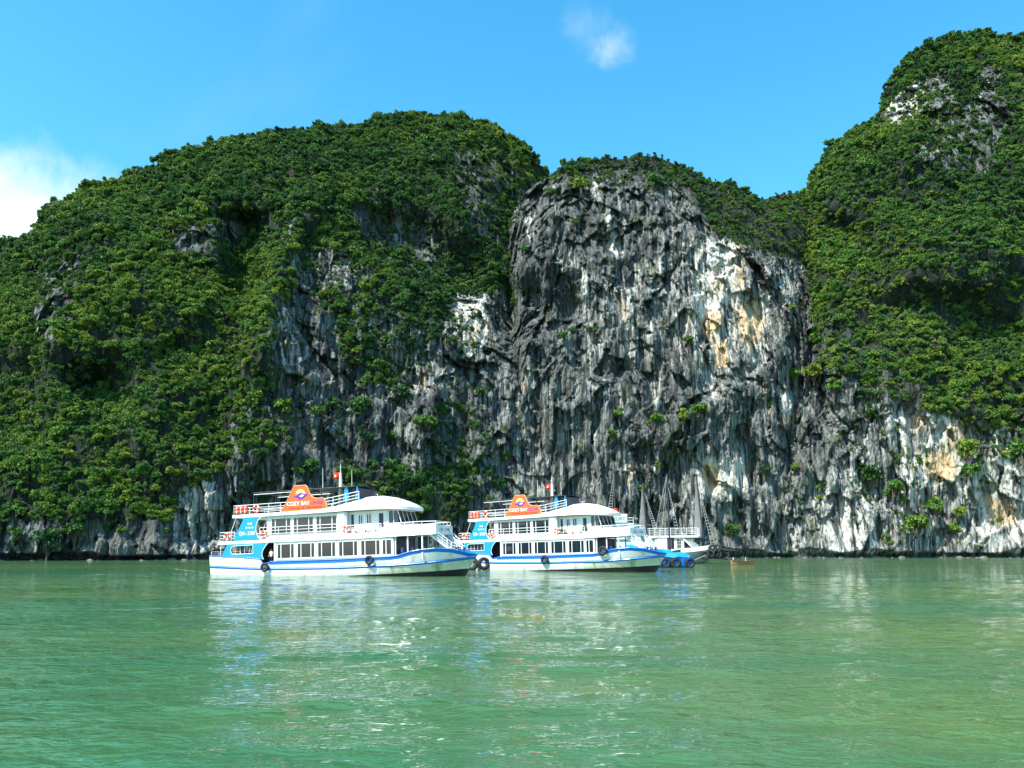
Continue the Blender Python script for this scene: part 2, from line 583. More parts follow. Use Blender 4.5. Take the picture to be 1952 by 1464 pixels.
PALE = [
    (0.0, [(430, 640), (520, 560), (700, 560), (850, 640), (980, 700), (960, 860), (900, 1090), (430, 1090)]),  # dark grey lower cliff, with its shade also darkened into the rock colour
    (0.02, [(1000, 500), (1112, 520), (1116, 622), (1000, 640), (950, 600)]),  # cave hollow: overhang shade put into the rock colour by low paleness
    (0.48, [(1290, 450), (1430, 440), (1530, 490), (1520, 590), (1470, 700), (1330, 720), (1300, 620)]),
    (0.05, [(1425, 450), (1470, 470), (1462, 560), (1440, 560)]),
    (0.30, [(1060, 640), (1300, 600), (1460, 720), (1440, 800), (1250, 800), (1060, 760)]),
    (0.22, [(960, 760), (1240, 860), (1230, 1040), (900, 1040)]),
    (0.38, [(1110, 520), (1300, 480), (1320, 640), (1130, 640)]),
    (0.85, [(1328, 466), (1405, 462), (1420, 540), (1416, 568), (1382, 583), (1378, 640), (1338, 630), (1326, 540)]),
    (0.85, [(1409, 575), (1456, 571), (1452, 638), (1440, 670), (1420, 662)]),
    (0.6, [(1350, 650), (1390, 640), (1384, 715), (1350, 705)]),
    (0.5, [(1450, 735), (1525, 735), (1525, 800), (1465, 815)]),
    (0.75, [(1320, 870), (1420, 872), (1425, 930), (1390, 950), (1322, 945)]),
    (0.45, [(1235, 860), (1320, 850), (1330, 900), (1300, 1000), (1240, 960)]),
    (0.52, [(1640, 790), (1900, 800), (1952, 860), (2400, 900), (2400, 1080), (1450, 1080), (1440, 1020), (1540, 960), (1620, 870)]),
    (0.65, [(1690, 780), (1860, 790), (1860, 850), (1830, 930), (1740, 930), (1740, 850), (1690, 830)]),
    (0.65, [(1850, 860), (1952, 840), (2400, 900), (2400, 1050), (1860, 1040)]),
    (0.6, [(1590, 1000), (1670, 1000), (1670, 1060), (1590, 1060)]),
    (0.6, [(525, 590), (570, 580), (580, 650), (565, 730), (535, 700)]),
    (0.75, [(862, 560), (925, 558), (935, 640), (900, 690), (865, 670)]),
    (0.45, [(770, 690), (860, 690), (850, 760), (770, 760)]),
    (0.5, [(320, 930), (400, 900), (440, 960), (430, 1050), (330, 1050)]),
    (0.7, [(1700, 165), (1740, 150), (1770, 160), (1740, 240), (1690, 240)]),
    (0.55, [(1855, 130), (1890, 150), (1880, 180), (1850, 160)]),
    (0.6, [(1000, 700), (1025, 690), (1020, 755), (985, 760)]),
]


def run_(pts, w):
    """a calcite run: a narrow band down the rock"""
    return [(x - w / 2, y) for x, y in pts] + [(x + w / 2, y) for x, y in reversed(pts)]


for pts, w, v_ in (([(1000, 395), (1008, 420), (1016, 462)], 11, 1.0), ([(1050, 358), (1056, 385), (1060, 410)], 9, .9), ([(1064, 340), (1072, 358)], 8, .8),
                   ([(1127, 345), (1150, 400), (1166, 455), (1176, 490)], 11, 1.0), ([(1135, 330), (1148, 356)], 7, .8), ([(1174, 376), (1188, 405), (1200, 432)], 9, .9), ([(1220, 372), (1223, 396)], 9, .7),
                   ([(1041, 446), (1064, 486), (1076, 520)], 10, .95), ([(1088, 480), (1106, 530), (1114, 575), (1116, 620)], 11, 1.0), ([(1170, 425), (1182, 470), (1192, 500)], 9, .8),
                   ([(1326, 470), (1330, 540), (1334, 600), (1345, 640)], 12, 1.0), ([(1260, 500), (1263, 540)], 10, .7), ([(1277, 455), (1290, 480)], 14, .7),
                   ([(1465, 500), (1470, 580)], 10, .7), ([(1484, 510), (1486, 590)], 8, .75), ([(1503, 520), (1500, 590)], 8, .8), ([(1519, 500), (1518, 580)], 8, .8), ([(1445, 470), (1452, 520)], 8, .6),
                   ([(1131, 630), (1133, 680)], 10, .75), ([(1252, 720), (1262, 790)], 16, .85), ([(1350, 705), (1360, 765)], 14, .85), ([(1424, 710), (1432, 675)], 12, .7),
                   ([(1200, 600), (1198, 625)], 14, .7), ([(1205, 650), (1208, 690)], 16, .7), ([(1340, 800), (1336, 870)], 9, .7), ([(1365, 800), (1362, 860)], 8, .65), ([(1390, 780), (1388, 850)], 9, .65),
                   ([(1195, 860), (1200, 960)], 14, .8), ([(1225, 870), (1222, 940)], 8, .6), ([(1240, 620), (1238, 690)], 12, .5), ([(1290, 600), (1286, 680)], 10, .55),
                   ([(940, 590), (955, 640)], 9, .6), ([(1075, 560), (1078, 620)], 8, .5), ([(1660, 940), (1662, 1040)], 12, .7), ([(1560, 930), (1556, 1010)], 10, .6), ([(1500, 960), (1505, 1040)], 10, .6)):
    PALE.append((v_, run_(pts, w)))
pale_map = layer(PALE, 0.20, 2)

WARM = [
    (0.9, [(1355, 505), (1372, 500), (1378, 560), (1360, 575)]),
    (0.85, [(1340, 600), (1385, 585), (1385, 620), (1350, 650), (1330, 640)]),
    (1.0, [(1405, 575), (1455, 568), (1458, 620), (1440, 675), (1420, 660), (1408, 620)]),
    (0.8, [(1395, 440), (1425, 470), (1422, 550), (1400, 560)]),
    (0.8, [(1350, 650), (1390, 640), (1395, 700), (1365, 710)]),
    (0.7, [(1470, 785), (1525, 785), (1520, 815), (1475, 815)]),
    (0.85, [(1330, 875), (1370, 880), (1375, 940), (1340, 935)]),
    (0.7, [(1385, 890), (1405, 880), (1405, 930), (1390, 930)]),
    (0.95, [(1760, 850), (1820, 870), (1822, 915), (1765, 920)]),
    (0.7, [(1720, 785), (1760, 780), (1780, 830), (1730, 820)]),
    (0.65, [(1800, 800), (1850, 800), (1850, 870), (1800, 860)]),
    (0.7, [(1655, 945), (1675, 945), (1675, 975), (1660, 975)]),
    (0.75, [(1860, 930), (1940, 960), (1952, 1010), (1880, 1000)]),
    (0.9, [(1195, 870), (1210, 870), (1212, 930), (1195, 935)]),
    (0.9, [(1122, 570), (1134, 570), (1132, 610), (1122, 612)]),
    (0.6, [(1175, 560), (1200, 560), (1200, 620), (1178, 620)]),
    (0.7, [(1002, 685), (1022, 688), (1020, 720), (1005, 715)]),
    (0.55, [(980, 720), (1020, 715), (1020, 755), (985, 755)]),
    (0.95, [(895, 610), (915, 615), (905, 680), (888, 670)]),
    (0.6, [(868, 575), (880, 575), (878, 670), (866, 660)]),
    (0.9, [(800, 700), (815, 700), (812, 745), (798, 745)]),
    (0.9, [(762, 700), (772, 700), (770, 720), (760, 718)]),
    (0.7, [(592, 733), (608, 733), (606, 743), (592, 742)]),
    (0.7, [(1485, 605), (1500, 595), (1495, 625), (1488, 620)]),
    (0.6, [(535, 605), (548, 605), (546, 650), (534, 645)]),
]
warm_map = layer(WARM, 0.0, 2)

# relief: + is a recess (farther from the camera, in metres), - stands proud
RELIEF = [
    (7, [(1034, 505), (1048, 515), (1052, 600), (1036, 590)]),
    (8, [(1066, 525), (1082, 530), (1090, 610), (1074, 618)]),
    (7, [(1094, 540), (1108, 545), (1116, 605), (1100, 612)]),
    (5, [(1040, 575), (1110, 590), (1112, 622), (1050, 612)]),
    (8, [(960, 560), (990, 540), (1030, 560), (1040, 620), (990, 640), (960, 620)]),
    (4, [(1020, 670), (1050, 660), (1060, 690), (1025, 695)]),
    (3.5, [(1085, 655), (1120, 650), (1118, 668), (1095, 680)]),
    (3.5, [(1075, 740), (1110, 735), (1105, 760), (1080, 762)]),
    (5, [(1470, 470), (1530, 460), (1535, 560), (1480, 540)]),
    (3, [(1385, 570), (1405, 570), (1408, 690), (1390, 690)]),
    (-4, [(985, 560), (1000, 640), (900, 690), (790, 770), (780, 860), (860, 1090), (1240, 1090), (1240, 720), (1130, 740), (1040, 640)]),
    (3, [(1560, 780), (1625, 770), (1620, 810), (1560, 815)]),
    (6, [(1755, 1020), (1800, 1010), (1840, 1030), (1840, 1085), (1745, 1085)]),
    (5, [(1870, 1020), (1900, 1010), (1900, 1085), (1860, 1085)]),
    (4, [(1640, 900), (1690, 905), (1690, 960), (1645, 950)]),
    (20, [(430, 400), (500, 410), (520, 440), (500, 540), (470, 600), (430, 540)]),
    (15, [(690, 400), (780, 410), (850, 450), (900, 470), (930, 560), (860, 580), (760, 500), (690, 480)]),
    (-16, [(620, 330), (640, 350), (560, 470), (540, 560), (520, 720), (470, 720), (480, 600), (520, 480)]),
    (6, [(640, 640), (700, 690), (780, 690), (760, 740), (650, 730)]),
    (13, [(120, 690), (240, 700), (250, 800), (130, 800)]),
    (14, [(-200, 690), (70, 690), (90, 850), (-200, 850)]),
    (11, [(300, 650), (400, 640), (390, 700), (310, 700)]),
    (5, [(250, 330), (330, 340), (320, 400), (240, 400)]),
    (-6, [(170, 380), (250, 400), (220, 470), (120, 480)]),
    (14, [(1550, 410), (1650, 420), (1640, 500), (1560, 480)]),
    (5, [(1640, 570), (1760, 560), (1750, 620), (1650, 640)]),
    (-10, [(1700, 440), (1850, 420), (1952, 480), (1900, 560), (1720, 540)]),
    (5, [(1790, 620), (1952, 600), (1952, 660), (1800, 680)]),
    (-5, [(1740, 250), (1850, 260), (1830, 340), (1720, 320)]),
    (5, [(1690, 225), (1760, 165), (1800, 140), (1770, 200), (1720, 250)]),
    (6, [(1700, 340), (1740, 350), (1745, 420), (1700, 410)]),
    (4, [(1160, 830), (1250, 850), (1240, 900), (1170, 880)]),
    (-4, [(1160, 830), (1250, 800), (1330, 765), (1400, 740), (1460, 700), (1470, 750), (1350, 800), (1280, 850), (1180, 870)]),
    (-3, [(1455, 690), (1480, 620), (1515, 580), (1530, 600), (1530, 700), (1470, 720)]),
    (-3, [(1060, 760), (1130, 730), (1200, 700), (1215, 720), (1140, 770), (1070, 800)]),
    (4, [(1040, 440), (1070, 450), (1090, 520), (1060, 520)]),
    (4, [(1190, 400), (1230, 400), (1240, 500), (1205, 500)]),
    (4, [(1130, 400), (1145, 400), (1165, 480), (1150, 490)]),
    (4, [(1225, 470), (1260, 490), (1275, 560), (1240, 560)]),
    (4, [(530, 730), (640, 735), (700, 760), (640, 790), (540, 770)]),
    (5, [(460, 900), (520, 900), (520, 1000), (450, 1000)]),
]
relief_map = np.zeros(gx.shape)
for val, poly in RELIEF:
    a = np.zeros(gx.shape); a[inpoly(poly)] = val
    relief_map += blur(a, 3 if abs(val) < 5 or val in (7, 8) else 5)

# ------------------------------------------------------------------ rock
R_ = Mat('limestone')
p = R_.pos((1, 1, 1))
streak = R_.noise(R_.pos((0.42, 0.10, 0.022)), 1.0, 8, 0.62, 0.35)
fine = R_.noise(R_.pos((1.25, 0.35, 0.055)), 1.0, 7, 0.68, 0.25)
blot = R_.noise(R_.pos((0.07, 0.07, 0.045)), 1.0, 7, 0.6, 0.4)
gran = R_.noise(R_.pos((1, 1, 0.5)), 0.9, 8, 0.72, 0.2)
pale = R_.attr('pale'); warm = R_.attr('warm'); veg = R_.attr('veg')
tone = R_.math('ADD', R_.math('MULTIPLY', fine, 0.72), R_.math('MULTIPLY', gran, 0.28))
base = R_.mix(R_.ramp(tone, 0.38, 0.64), (0.034, 0.039, 0.039), (0.40, 0.425, 0.395))
base = R_.mix(R_.ramp(blot, 0.44, 0.64, 0.0, 0.55), base, (0.075, 0.085, 0.075))
big = R_.noise(R_.pos((0.03, 0.015, 0.018)), 1.0, 4, 0.55, 0.5)
base = R_.mix(R_.ramp(big, 0.46, 0.62, 0.0, 0.6), base, (0.05, 0.057, 0.056))
pm = R_.math('ADD', R_.math('MULTIPLY', streak, 0.70), R_.math('MULTIPLY', pale, 0.42))
pm2 = R_.math('ADD', pm, R_.math('MULTIPLY', R_.math('SUBTRACT', fine, 0.5), 0.5))
base = R_.mix(R_.ramp(pm2, 0.52, 0.70), base, (0.66, 0.65, 0.58))
wm_ = R_.math('ADD', warm, R_.math('MULTIPLY', R_.math('SUBTRACT', fine, 0.5), 1.9))
base = R_.mix(R_.ramp(wm_, 0.42, 0.78, 0.0, 0.88), base, (0.66, 0.47, 0.26))
dk = R_.noise(R_.pos((0.5, 0.12, 0.025)), 1.0, 6, 0.62, 0.6)
dkv = R_.math('ADD', R_.math('SUBTRACT', dk, R_.math('MULTIPLY', pale, 0.14)), 0.035)
base = R_.mix(R_.ramp(dkv, 0.50, 0.60, 0.0, 0.92), base, (0.030, 0.034, 0.038))
grn = R_.noise(R_.pos((0.22, 0.22, 0.14)), 1.0, 6, 0.65)
base = R_.mix(R_.ramp(grn, 0.52, 0.68, 0.0, 0.6), base, (0.10, 0.13, 0.06))
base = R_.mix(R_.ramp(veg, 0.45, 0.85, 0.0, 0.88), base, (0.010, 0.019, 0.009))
sep = R_.t.nodes.new('ShaderNodeSeparateXYZ'); R_.l(p, sep.inputs[0])
zz = R_.math('ADD', sep.outputs['Z'], R_.math('MULTIPLY', R_.math('ADD', gran, blot), 2.4))
base = R_.mix(R_.ramp(zz, 3.2, 4.8, 0.85, 0.0), base, (0.022, 0.026, 0.026))
R_.l(base, R_.b.inputs['Base Color'])
R_.b.inputs['Roughness'].default_value = 0.9
R_.b.inputs['Specular IOR Level'].default_value = 0.2
h1 = R_.math('ADD', R_.math('MULTIPLY', fine, 1.0), R_.math('MULTIPLY', gran, 0.45))
vor = R_.n('TexVoronoi', feature='DISTANCE_TO_EDGE', Scale=1.0)
R_.l(R_.pos((0.28, 0.28, 0.11)), vor.inputs['Vector'])
cr = R_.ramp(vor.outputs['Distance'], 0.0, 0.10)
h2 = R_.math('ADD', h1, R_.math('MULTIPLY', cr, 0.35))
R_.l(R_.bump(h2, 1.0, 1.5), R_.b.inputs['Normal'])
ROCK = R_.m


# ------------------------------------------------------------------ hills: columns of points from the waterline up to the ridge, then over the back
class Hill:
    pass


def interp(pts, x):
    a = np.array(pts, float)
    return np.interp(x, a[:, 0], a[:, 1])


def make_hill(name, x0, x1, skyline, d0, rise, steep, rows, extra=None, step=2.2, seed=0, lower=7, rug=1.0):
    xs = np.arange(x0, x1 + 0.1, step)
    sy = interp(skyline, xs) + lower
    sy = sy + 3.0 * vnoise(np.stack([xs / 14, xs * 0 + seed, xs * 0], 1), seed)
    db = interp(d0, xs)
    ybase = 1046 + F * 4.2 / db            # a metre and a bit under water
    ts = np.linspace(0, 1, rows)
    T, X = np.meshgrid(ts, xs, indexing='ij')
    PY = ybase[None, :] + (sy - ybase)[None, :] * T
    D = db[None, :] + interp(rise, X) * (steep[0] * T + steep[1] * T ** 2 + steep[2] * T ** 9)
    if extra is not None:
        D = D + extra(X, PY, T)
    sh = T.shape
    Xf, PYf, Df, Tf = X.ravel(), PY.ravel(), D.ravel(), T.ravel()
    Df = Df + look(relief_map, Xf, PYf)
    P = at(Xf, PYf, Df)
    vg = look(veg_map, Xf, PYf)
    # large forms, ledges, vertical fluting, blocky fracture
    n = (5.5 + 4.5 * np.clip(vg, 0, 1)) * fbm(P, (0.022, 0.022, 0.017), 4, seed + 1, 0.55) + 3.2 * np.clip(vg, 0, 1) * fbm(P, (0.09, 0.09, 0.08), 2, seed + 5, 0.5)
    n += 2.2 * fbm(P, (0.05, 0.05, 0.10), 3, seed + 9, 0.55)
    bare = np.clip(1.15 - vg, 0.15, 1)
    n += bare * (3.4 * fbm(P, (0.16, 0.16, 0.016), 4, seed + 20, 0.55, True) + 0.8 * fbm(P, (0.30, 0.30, 0.07), 5, seed + 33, 0.6))
    n += bare * 0.9 * fbm(P, (0.45, 0.45, 0.03), 3, seed + 40, 0.6, True)
    n += bare * (2.6 * blocks(P, (17, 17, 30), seed + 53, 0.30) + 2.4 * blocks(P, (8, 8, 18), seed + 50, 0.2) + 1.5 * blocks(P, (3.4, 3.4, 17), seed + 51, 0.24) + 0.55 * blocks(P, (1.5, 1.5, 7.0), seed + 52, 0.3))
    Df = Df + n * rug * np.clip(Tf * 14, 0.35, 1)
    P = at(Xf, PYf, Df)
    nh = 2.1 * (0.75 + 0.9 * fbm(P, (0.10, 0.10, 0.0), 3, seed + 62))
    notch = np.clip(1 - np.abs(P[:, 2] - 0.5 - 0.2 * nh) / np.clip(nh, 0.6, 5), 0, 1)
    Df = Df + 3.6 * np.sqrt(notch) * np.clip(0.75 + 0.7 * fbm(P, (0.06, 0.06, 0.0), 2, seed + 60), 0.1, 1.4)
    P = at(Xf, PYf, Df).reshape(*sh, 3)
    # the back of the hill
    back = []
    ridge = P[-1]
    for k in range(1, 15):
        b = ridge.copy(); s = k * 7.0
        b[:, 1] += s; b[:, 0] *= (1 + s / np.maximum(ridge[:, 1], 1))
        b[:, 2] = ridge[:, 2] - 0.012 * s ** 2 - 0.15 * s
        b[:, 2] = np.maximum(b[:, 2], -2) + 1.5 * vnoise(b * 0.1, seed + 70)
        back.append(b)
    A = np.concatenate([P, np.array(back)], 0)
    nr, nc = A.shape[:2]
    V = A.reshape(-1, 3)
    idx = np.arange(nr * nc).reshape(nr, nc)
    Q = np.stack([idx[:-1, :-1], idx[:-1, 1:], idx[1:, 1:], idx[1:, :-1]], -1).reshape(-1, 4)
    me = bpy.data.meshes.new(name)
    me.vertices.add(len(V)); me.vertices.foreach_set('co', V.ravel())
    me.loops.add(Q.size); me.loops.foreach_set('vertex_index', Q.ravel())
    me.polygons.add(len(Q)); me.polygons.foreach_set('loop_start', np.arange(len(Q)) * 4)
    me.update(calc_edges=True)
    nb = (nr - rows) * nc
    for key, m_, fill in (('veg', veg_map, 1.0), ('pale', pale_map, 0.1), ('warm', warm_map, 0.0)):
        vals = np.concatenate([look(m_, Xf, PYf), np.full(nb, fill)]).astype(np.float32)
        at_ = me.attributes.new(key, 'FLOAT', 'POINT'); at_.data.foreach_set('value', vals)
    me.materials.append(ROCK)
    o = bpy.data.objects.new(name, me); COL.objects.link(o)
    tag(o, kind='structure')
    h = Hill(); h.o = o; h.A = A; h.rows = rows; h.PX = X; h.PY = PY; h.nr = nr; h.nc = nc; h.seed = seed; h.db = db
    return h


SKY_LEFT = [(-400, 640), (-200, 600), (-60, 560), (0, 512), (22, 462), (60, 448), (75, 412), (100, 383), (130, 374), (170, 347), (210, 336), (240, 327),
            (275, 320), (300, 305), (340, 284), (390, 272), (430, 262), (480, 253), (520, 249), (560, 247), (600, 240), (640, 236), (690, 231),
            (720, 218), (770, 211), (830, 215), (870, 217), (900, 224), (935, 235), (970, 252), (1000, 275), (1025, 300), (1042, 326), (1060, 375), (1080, 440), (1110, 560)]
SKY_MID = [(880, 620), (930, 500), (975, 405), (1004, 358), (1040, 331), (1065, 316), (1080, 303), (1110, 301), (1150, 296), (1180, 300), (1210, 292),
           (1260, 296), (1300, 310), (1330, 325), (1360, 340), (1400, 346), (1425, 362), (1445, 374), (1480, 366), (1520, 362), (1545, 368), (1590, 420), (1640, 520)]
SKY_RIGHT = [(1400, 560), (1470, 450), (1515, 385), (1537, 352), (1548, 328), (1565, 308), (1578, 280), (1610, 258), (1640, 236), (1672, 220), (1682, 175), (1700, 142),
             (1720, 112), (1750, 86), (1790, 68), (1830, 61), (1870, 57), (1900, 63), (1952, 66), (2080, 62), (2200, 90), (2350, 180)]


def ex_left(X, PY, T):
    s = np.clip((T - 0.42) / 0.22, 0, 1)
    return np.clip((X - 860) / 170, 0, 2) ** 2 * 40 * s * s * (3 - 2 * s)


def ex_right(X, PY, T):
    return np.clip((1640 - X) / 160, 0, 2) ** 2 * 22 * T


hill_left = make_hill('hill', -400, 1104, SKY_LEFT,
                      [(-400, 196), (0, 196), (300, 204), (430, 216), (560, 222), (800, 244), (900, 256), (1000, 262), (1110, 268)],
                      [(-400, 70), (400, 85), (800, 95), (1100, 60)], (0.20, 0.50, 0.30), 400, ex_left, 2.3, 100)
cliff = make_hill('cliff', 880, 1640, SKY_MID,
                  [(880, 350), (935, 318), (968, 280), (995, 265), (1040, 261), (1100, 259), (1300, 258), (1420, 260), (1500, 267), (1560, 282), (1640, 325)],
                  [(880, 40), (1640, 55)], (0.22, 0.30, 0.48), 380, None, 2.1, 200, 6)
hill_right = make_hill('hill', 1400, 2350, SKY_RIGHT,
                       [(1400, 300), (1480, 271), (1530, 264), (1600, 262), (1800, 262), (2000, 258), (2350, 250)],
                       [(1400, 60), (2350, 110)], (0.16, 0.50, 0.34), 420, ex_right, 2.3, 300)
hill_far = make_hill('hill', -400, 130, [(-400, 425), (-150, 448), (0, 456), (30, 457), (70, 475), (130, 540)],
                     [(-400, 420), (130, 420)], [(-400, 120), (130, 120)], (0.2, 0.5, 0.3), 120, None, 6, 400)

# ------------------------------------------------------------------ foliage
FO = Mat('broadleaf_foliage')
oi = FO.t.nodes.new('ShaderNodeObjectInfo')
ge = FO.t.nodes.new('ShaderNodeNewGeometry')
isl = ge.outputs['Random Per Island']
rnd = oi.outputs['Random']
cr_ = FO.t.nodes.new('ShaderNodeValToRGB')
els = cr_.color_ramp.elements
els[0].position = 0.0; els[0].color = (0.014, 0.046, 0.020, 1)
els[1].position = 1.0; els[1].color = (0.200, 0.260, 0.026, 1)
for pos, c in ((0.3, (0.032, 0.095, 0.026, 1)), (0.6, (0.080, 0.180, 0.026, 1)), (0.85, (0.100, 0.190, 0.026, 1))):
    e = els.new(pos); e.color = c
bign = FO.noise(FO.pos((0.03, 0.03, 0.03)), 1.0, 5, 0.65)
fx_ = FO.t.nodes.new('ShaderNodeTexNoise'); nset(fx_, Scale=0.011, Detail=3.0, Roughness=0.6)
FO.l(FO.pos((1, 1, 0.6)), fx_.inputs['Vector'])
bign = FO.math('ADD', FO.math('MULTIPLY', bign, 0.5), FO.math('MULTIPLY', fx_.outputs['Fac'], 0.5))
v = FO.math('ADD', FO.math('MULTIPLY', rnd, 0.62), FO.math('MULTIPLY', FO.ramp(bign, 0.40, 0.62), 0.44))
v = FO.math('ADD', v, FO.math('MULTIPLY', FO.math('SUBTRACT', isl, 0.5), 0.5), True)
FO.l(v, cr_.inputs['Fac'])
FO.l(cr_.outputs['Color'], FO.b.inputs['Base Color'])
FO.b.inputs['Roughness'].default_value = 0.62
FO.b.inputs['Specular IOR Level'].default_value = 0.25
tl = FO.t.nodes.new('ShaderNodeBsdfTranslucent')
FO.l(cr_.outputs['Color'], tl.inputs['Color'])
msx = FO.t.nodes.new('ShaderNodeMixShader'); msx.inputs[0].default_value = 0.2
FO.l(FO.b.outputs[0], msx.inputs[1]); FO.l(tl.outputs[0], msx.inputs[2]); FO.l(msx.outputs[0], FO.out.inputs['Surface'])
LEAF = FO.m
BARK = paint('bark', (0.10, 0.08, 0.06), 0.9, 0.6)


def crown_mesh(name, rs, lobes, leaves, spread, flat, leaf=0.17):
    """a crown of unit radius: leaf sprays spread over several uneven boughs"""
    vs = []; fs = []
    cs = []
    for i in range(lobes):
        a = rs.uniform(0, 2 * math.pi); r = spread * math.sqrt(rs.uniform(0.02, 1))
        cs.append((r * math.cos(a), r * math.sin(a), rs.uniform(0.1, 1.0) * flat, rs.uniform(0.22, 0.50)))
    w = np.array([c[3] ** 2 for c in cs]); w /= w.sum()
    for k in range(leaves):
        cx, cy, cz, cr = cs[rs.choice(lobes, p=w)]
        d = rs.normal(size=3); d /= np.linalg.norm(d)
        if d[2] < -0.35:
            d[2] *= -0.6
        d /= np.linalg.norm(d)
        rad = cr * rs.uniform(0.45, 1.18)
        c = np.array([cx, cy, cz]) + d * rad * np.array([1, 1, 0.72])
        nrm = d * 0.6 + rs.normal(size=3) * 0.62 + np.array([0, 0, 0.35]); nrm /= np.linalg.norm(nrm)
        t = np.cross(nrm, rs.normal(size=3)); t /= np.linalg.norm(t); b = np.cross(nrm, t)
        s = leaf * rs.uniform(0.55, 1.25); s2 = s * rs.uniform(0.45, 0.9)
        o = len(vs)
        droop = -nrm * s * 0.35
        vs += [c - t * s + droop, c - b * s2, c + t * s + droop, c + b * s2]
        fs += [(o, o + 1, o + 2, o + 3)]
    nl = len(fs)
    for cx, cy, cz, cr in cs:                      # the boughs that carry the leaf sprays
        o = len(vs); a = np.array([0, 0, -0.45]); b = np.array([cx, cy, cz + cr * .3]); w_ = 0.022
        for q, ww in ((a, w_ * 1.7), (b, w_ * .5)):
            vs += [q + np.array([ww, 0, 0]), q + np.array([-ww * .5, ww * .87, 0]), q + np.array([-ww * .5, -ww * .87, 0])]
        fs += [(o + i, o + (i + 1) % 3, o + 3 + (i + 1) % 3, o + 3 + i) for i in range(3)]
    me = bpy.data.meshes.new(name)
    me.from_pydata([tuple(map(float, q)) for q in vs], [], fs)
    me.materials.append(LEAF); me.materials.append(BARK)
    me.polygons.foreach_set('material_index', [0] * nl + [1] * (len(fs) - nl))
    return me


def trunk_mesh(name, rs):
    m = MB()
    m.tube((0, 0, -0.6), (0.04, 0.02, 0.25), 0.07, BARK, 0.045, 6)
    for i in range(4):
        a = i * 1.6 + rs.uniform(0, 1)
        m.tube((0.03, 0.02, 0.15), (0.45 * math.cos(a), 0.45 * math.sin(a), 0.55 + rs.uniform(-.1, .2)), 0.035, BARK, 0.012, 5)
    o = m.build(name); me = o.data; bpy.data.objects.remove(o)
    return me


rs = np.random.RandomState(11)
CROWNS = [crown_mesh('crown', rs, 11, 760, 0.72, 0.8, 0.13), crown_mesh('crown', rs, 9, 680, 0.5, 1.0, 0.13), crown_mesh('crown', rs, 13, 820, 0.85, 0.55, 0.125),
          crown_mesh('crown', rs, 6, 420, 0.6, 0.9, 0.16), crown_mesh('crown', rs, 11, 760, 0.66, 0.95, 0.12), crown_mesh('crown', rs, 5, 340, 0.7, 0.6, 0.18)]
TRUNKS = [trunk_mesh('trunk', rs) for _ in range(3)]


def face_data(h):
    A = h.A[:h.rows]
    a, b, c, d = A[:-1, :-1], A[:-1, 1:], A[1:, 1:], A[1:, :-1]
    cr = np.cross(c - a, d - b); area = 0.5 * np.linalg.norm(cr, axis=-1)
    cen = (a + b + c + d) / 4
    nrm = cr / np.maximum(2 * area[..., None], 1e-9)
    px = (h.PX[:-1, :-1] + h.PX[1:, 1:]) / 2; py = (h.PY[:-1, :-1] + h.PY[1:, 1:]) / 2
    return cen.reshape(-1, 3), area.ravel(), nrm.reshape(-1, 3), px.ravel(), py.ravel()


def hidden(px, D, me):
    """is a point of one hill behind the face of another there"""
    return np.zeros(len(px), bool)


def scatter(h, count, smin, smax, seed):
    cen, area, nrm, px, py = face_data(h)
    vg = look(veg_map, px, py)
    nz = fbm(cen, (0.05, 0.05, 0.05), 4, seed + 3, 0.6)
    vv = np.clip((vg + 0.62 * nz - 0.22) / 0.5, 0, 1) ** 1.3
    vv = np.where(vg < 0.04, 0, vv)
    vv = vv * (cen[:, 2] > 3.5)
    # things grow on the tops of ledges rather than under overhangs
    up = np.where(nrm[:, 1] > 0, -nrm[:, 2], nrm[:, 2])
    vv = vv * np.clip(0.45 + 1.2 * up, 0.2, 1.3)
    w = np.minimum(area, np.percentile(area, 97)) * vv
    r2 = np.random.RandomState(seed)
    i = r2.choice(len(w), count, p=w / w.sum())
    P = cen[i] + r2.normal(size=(count, 3)) * np.array([0.5, 0.5, 0.4])
    s = smin + (smax - smin) * r2.beta(1.0, 4.6, count)
    s *= np.clip(0.45 + 0.7 * vg[i], 0.4, 1)
    return P, s, px[i], py[i]


def forest_nodes(crowns):
    ng = bpy.data.node_groups.new('forest', 'GeometryNodeTree')
    ng.interface.new_socket('Geometry', in_out='INPUT', socket_type='NodeSocketGeometry')
    ng.interface.new_socket('Geometry', in_out='OUTPUT', socket_type='NodeSocketGeometry')
    n = ng.nodes.new; l = ng.links.new
    gi = n('NodeGroupInput'); go = n('NodeGroupOutput')
    jn = n('GeometryNodeJoinGeometry')
    for c in reversed(crowns):
        ob = n('GeometryNodeObjectInfo'); ob.inputs['Object'].default_value = c
        ob.inputs['As Instance'].default_value = True; ob.transform_space = 'ORIGINAL'
        l(ob.outputs['Geometry'], jn.inputs[0])
    ip = n('GeometryNodeInstanceOnPoints'); ip.inputs['Pick Instance'].default_value = True

    def na(name, typ):
        x = n('GeometryNodeInputNamedAttribute'); x.data_type = typ; x.inputs['Name'].default_value = name
        return x.outputs[0]
    l(gi.outputs[0], ip.inputs['Points']); l(jn.outputs[0], ip.inputs['Instance'])
    l(na('pick', 'INT'), ip.inputs['Instance Index'])
    l(na('rot', 'FLOAT_VECTOR'), ip.inputs['Rotation'])
    l(na('size', 'FLOAT_VECTOR'), ip.inputs['Scale'])
    l(ip.outputs[0], go.inputs[0])
    return ng


# individual trees: the ones that show largest, and every shrub that can be picked out on the bare rock
TREE_SRC = []


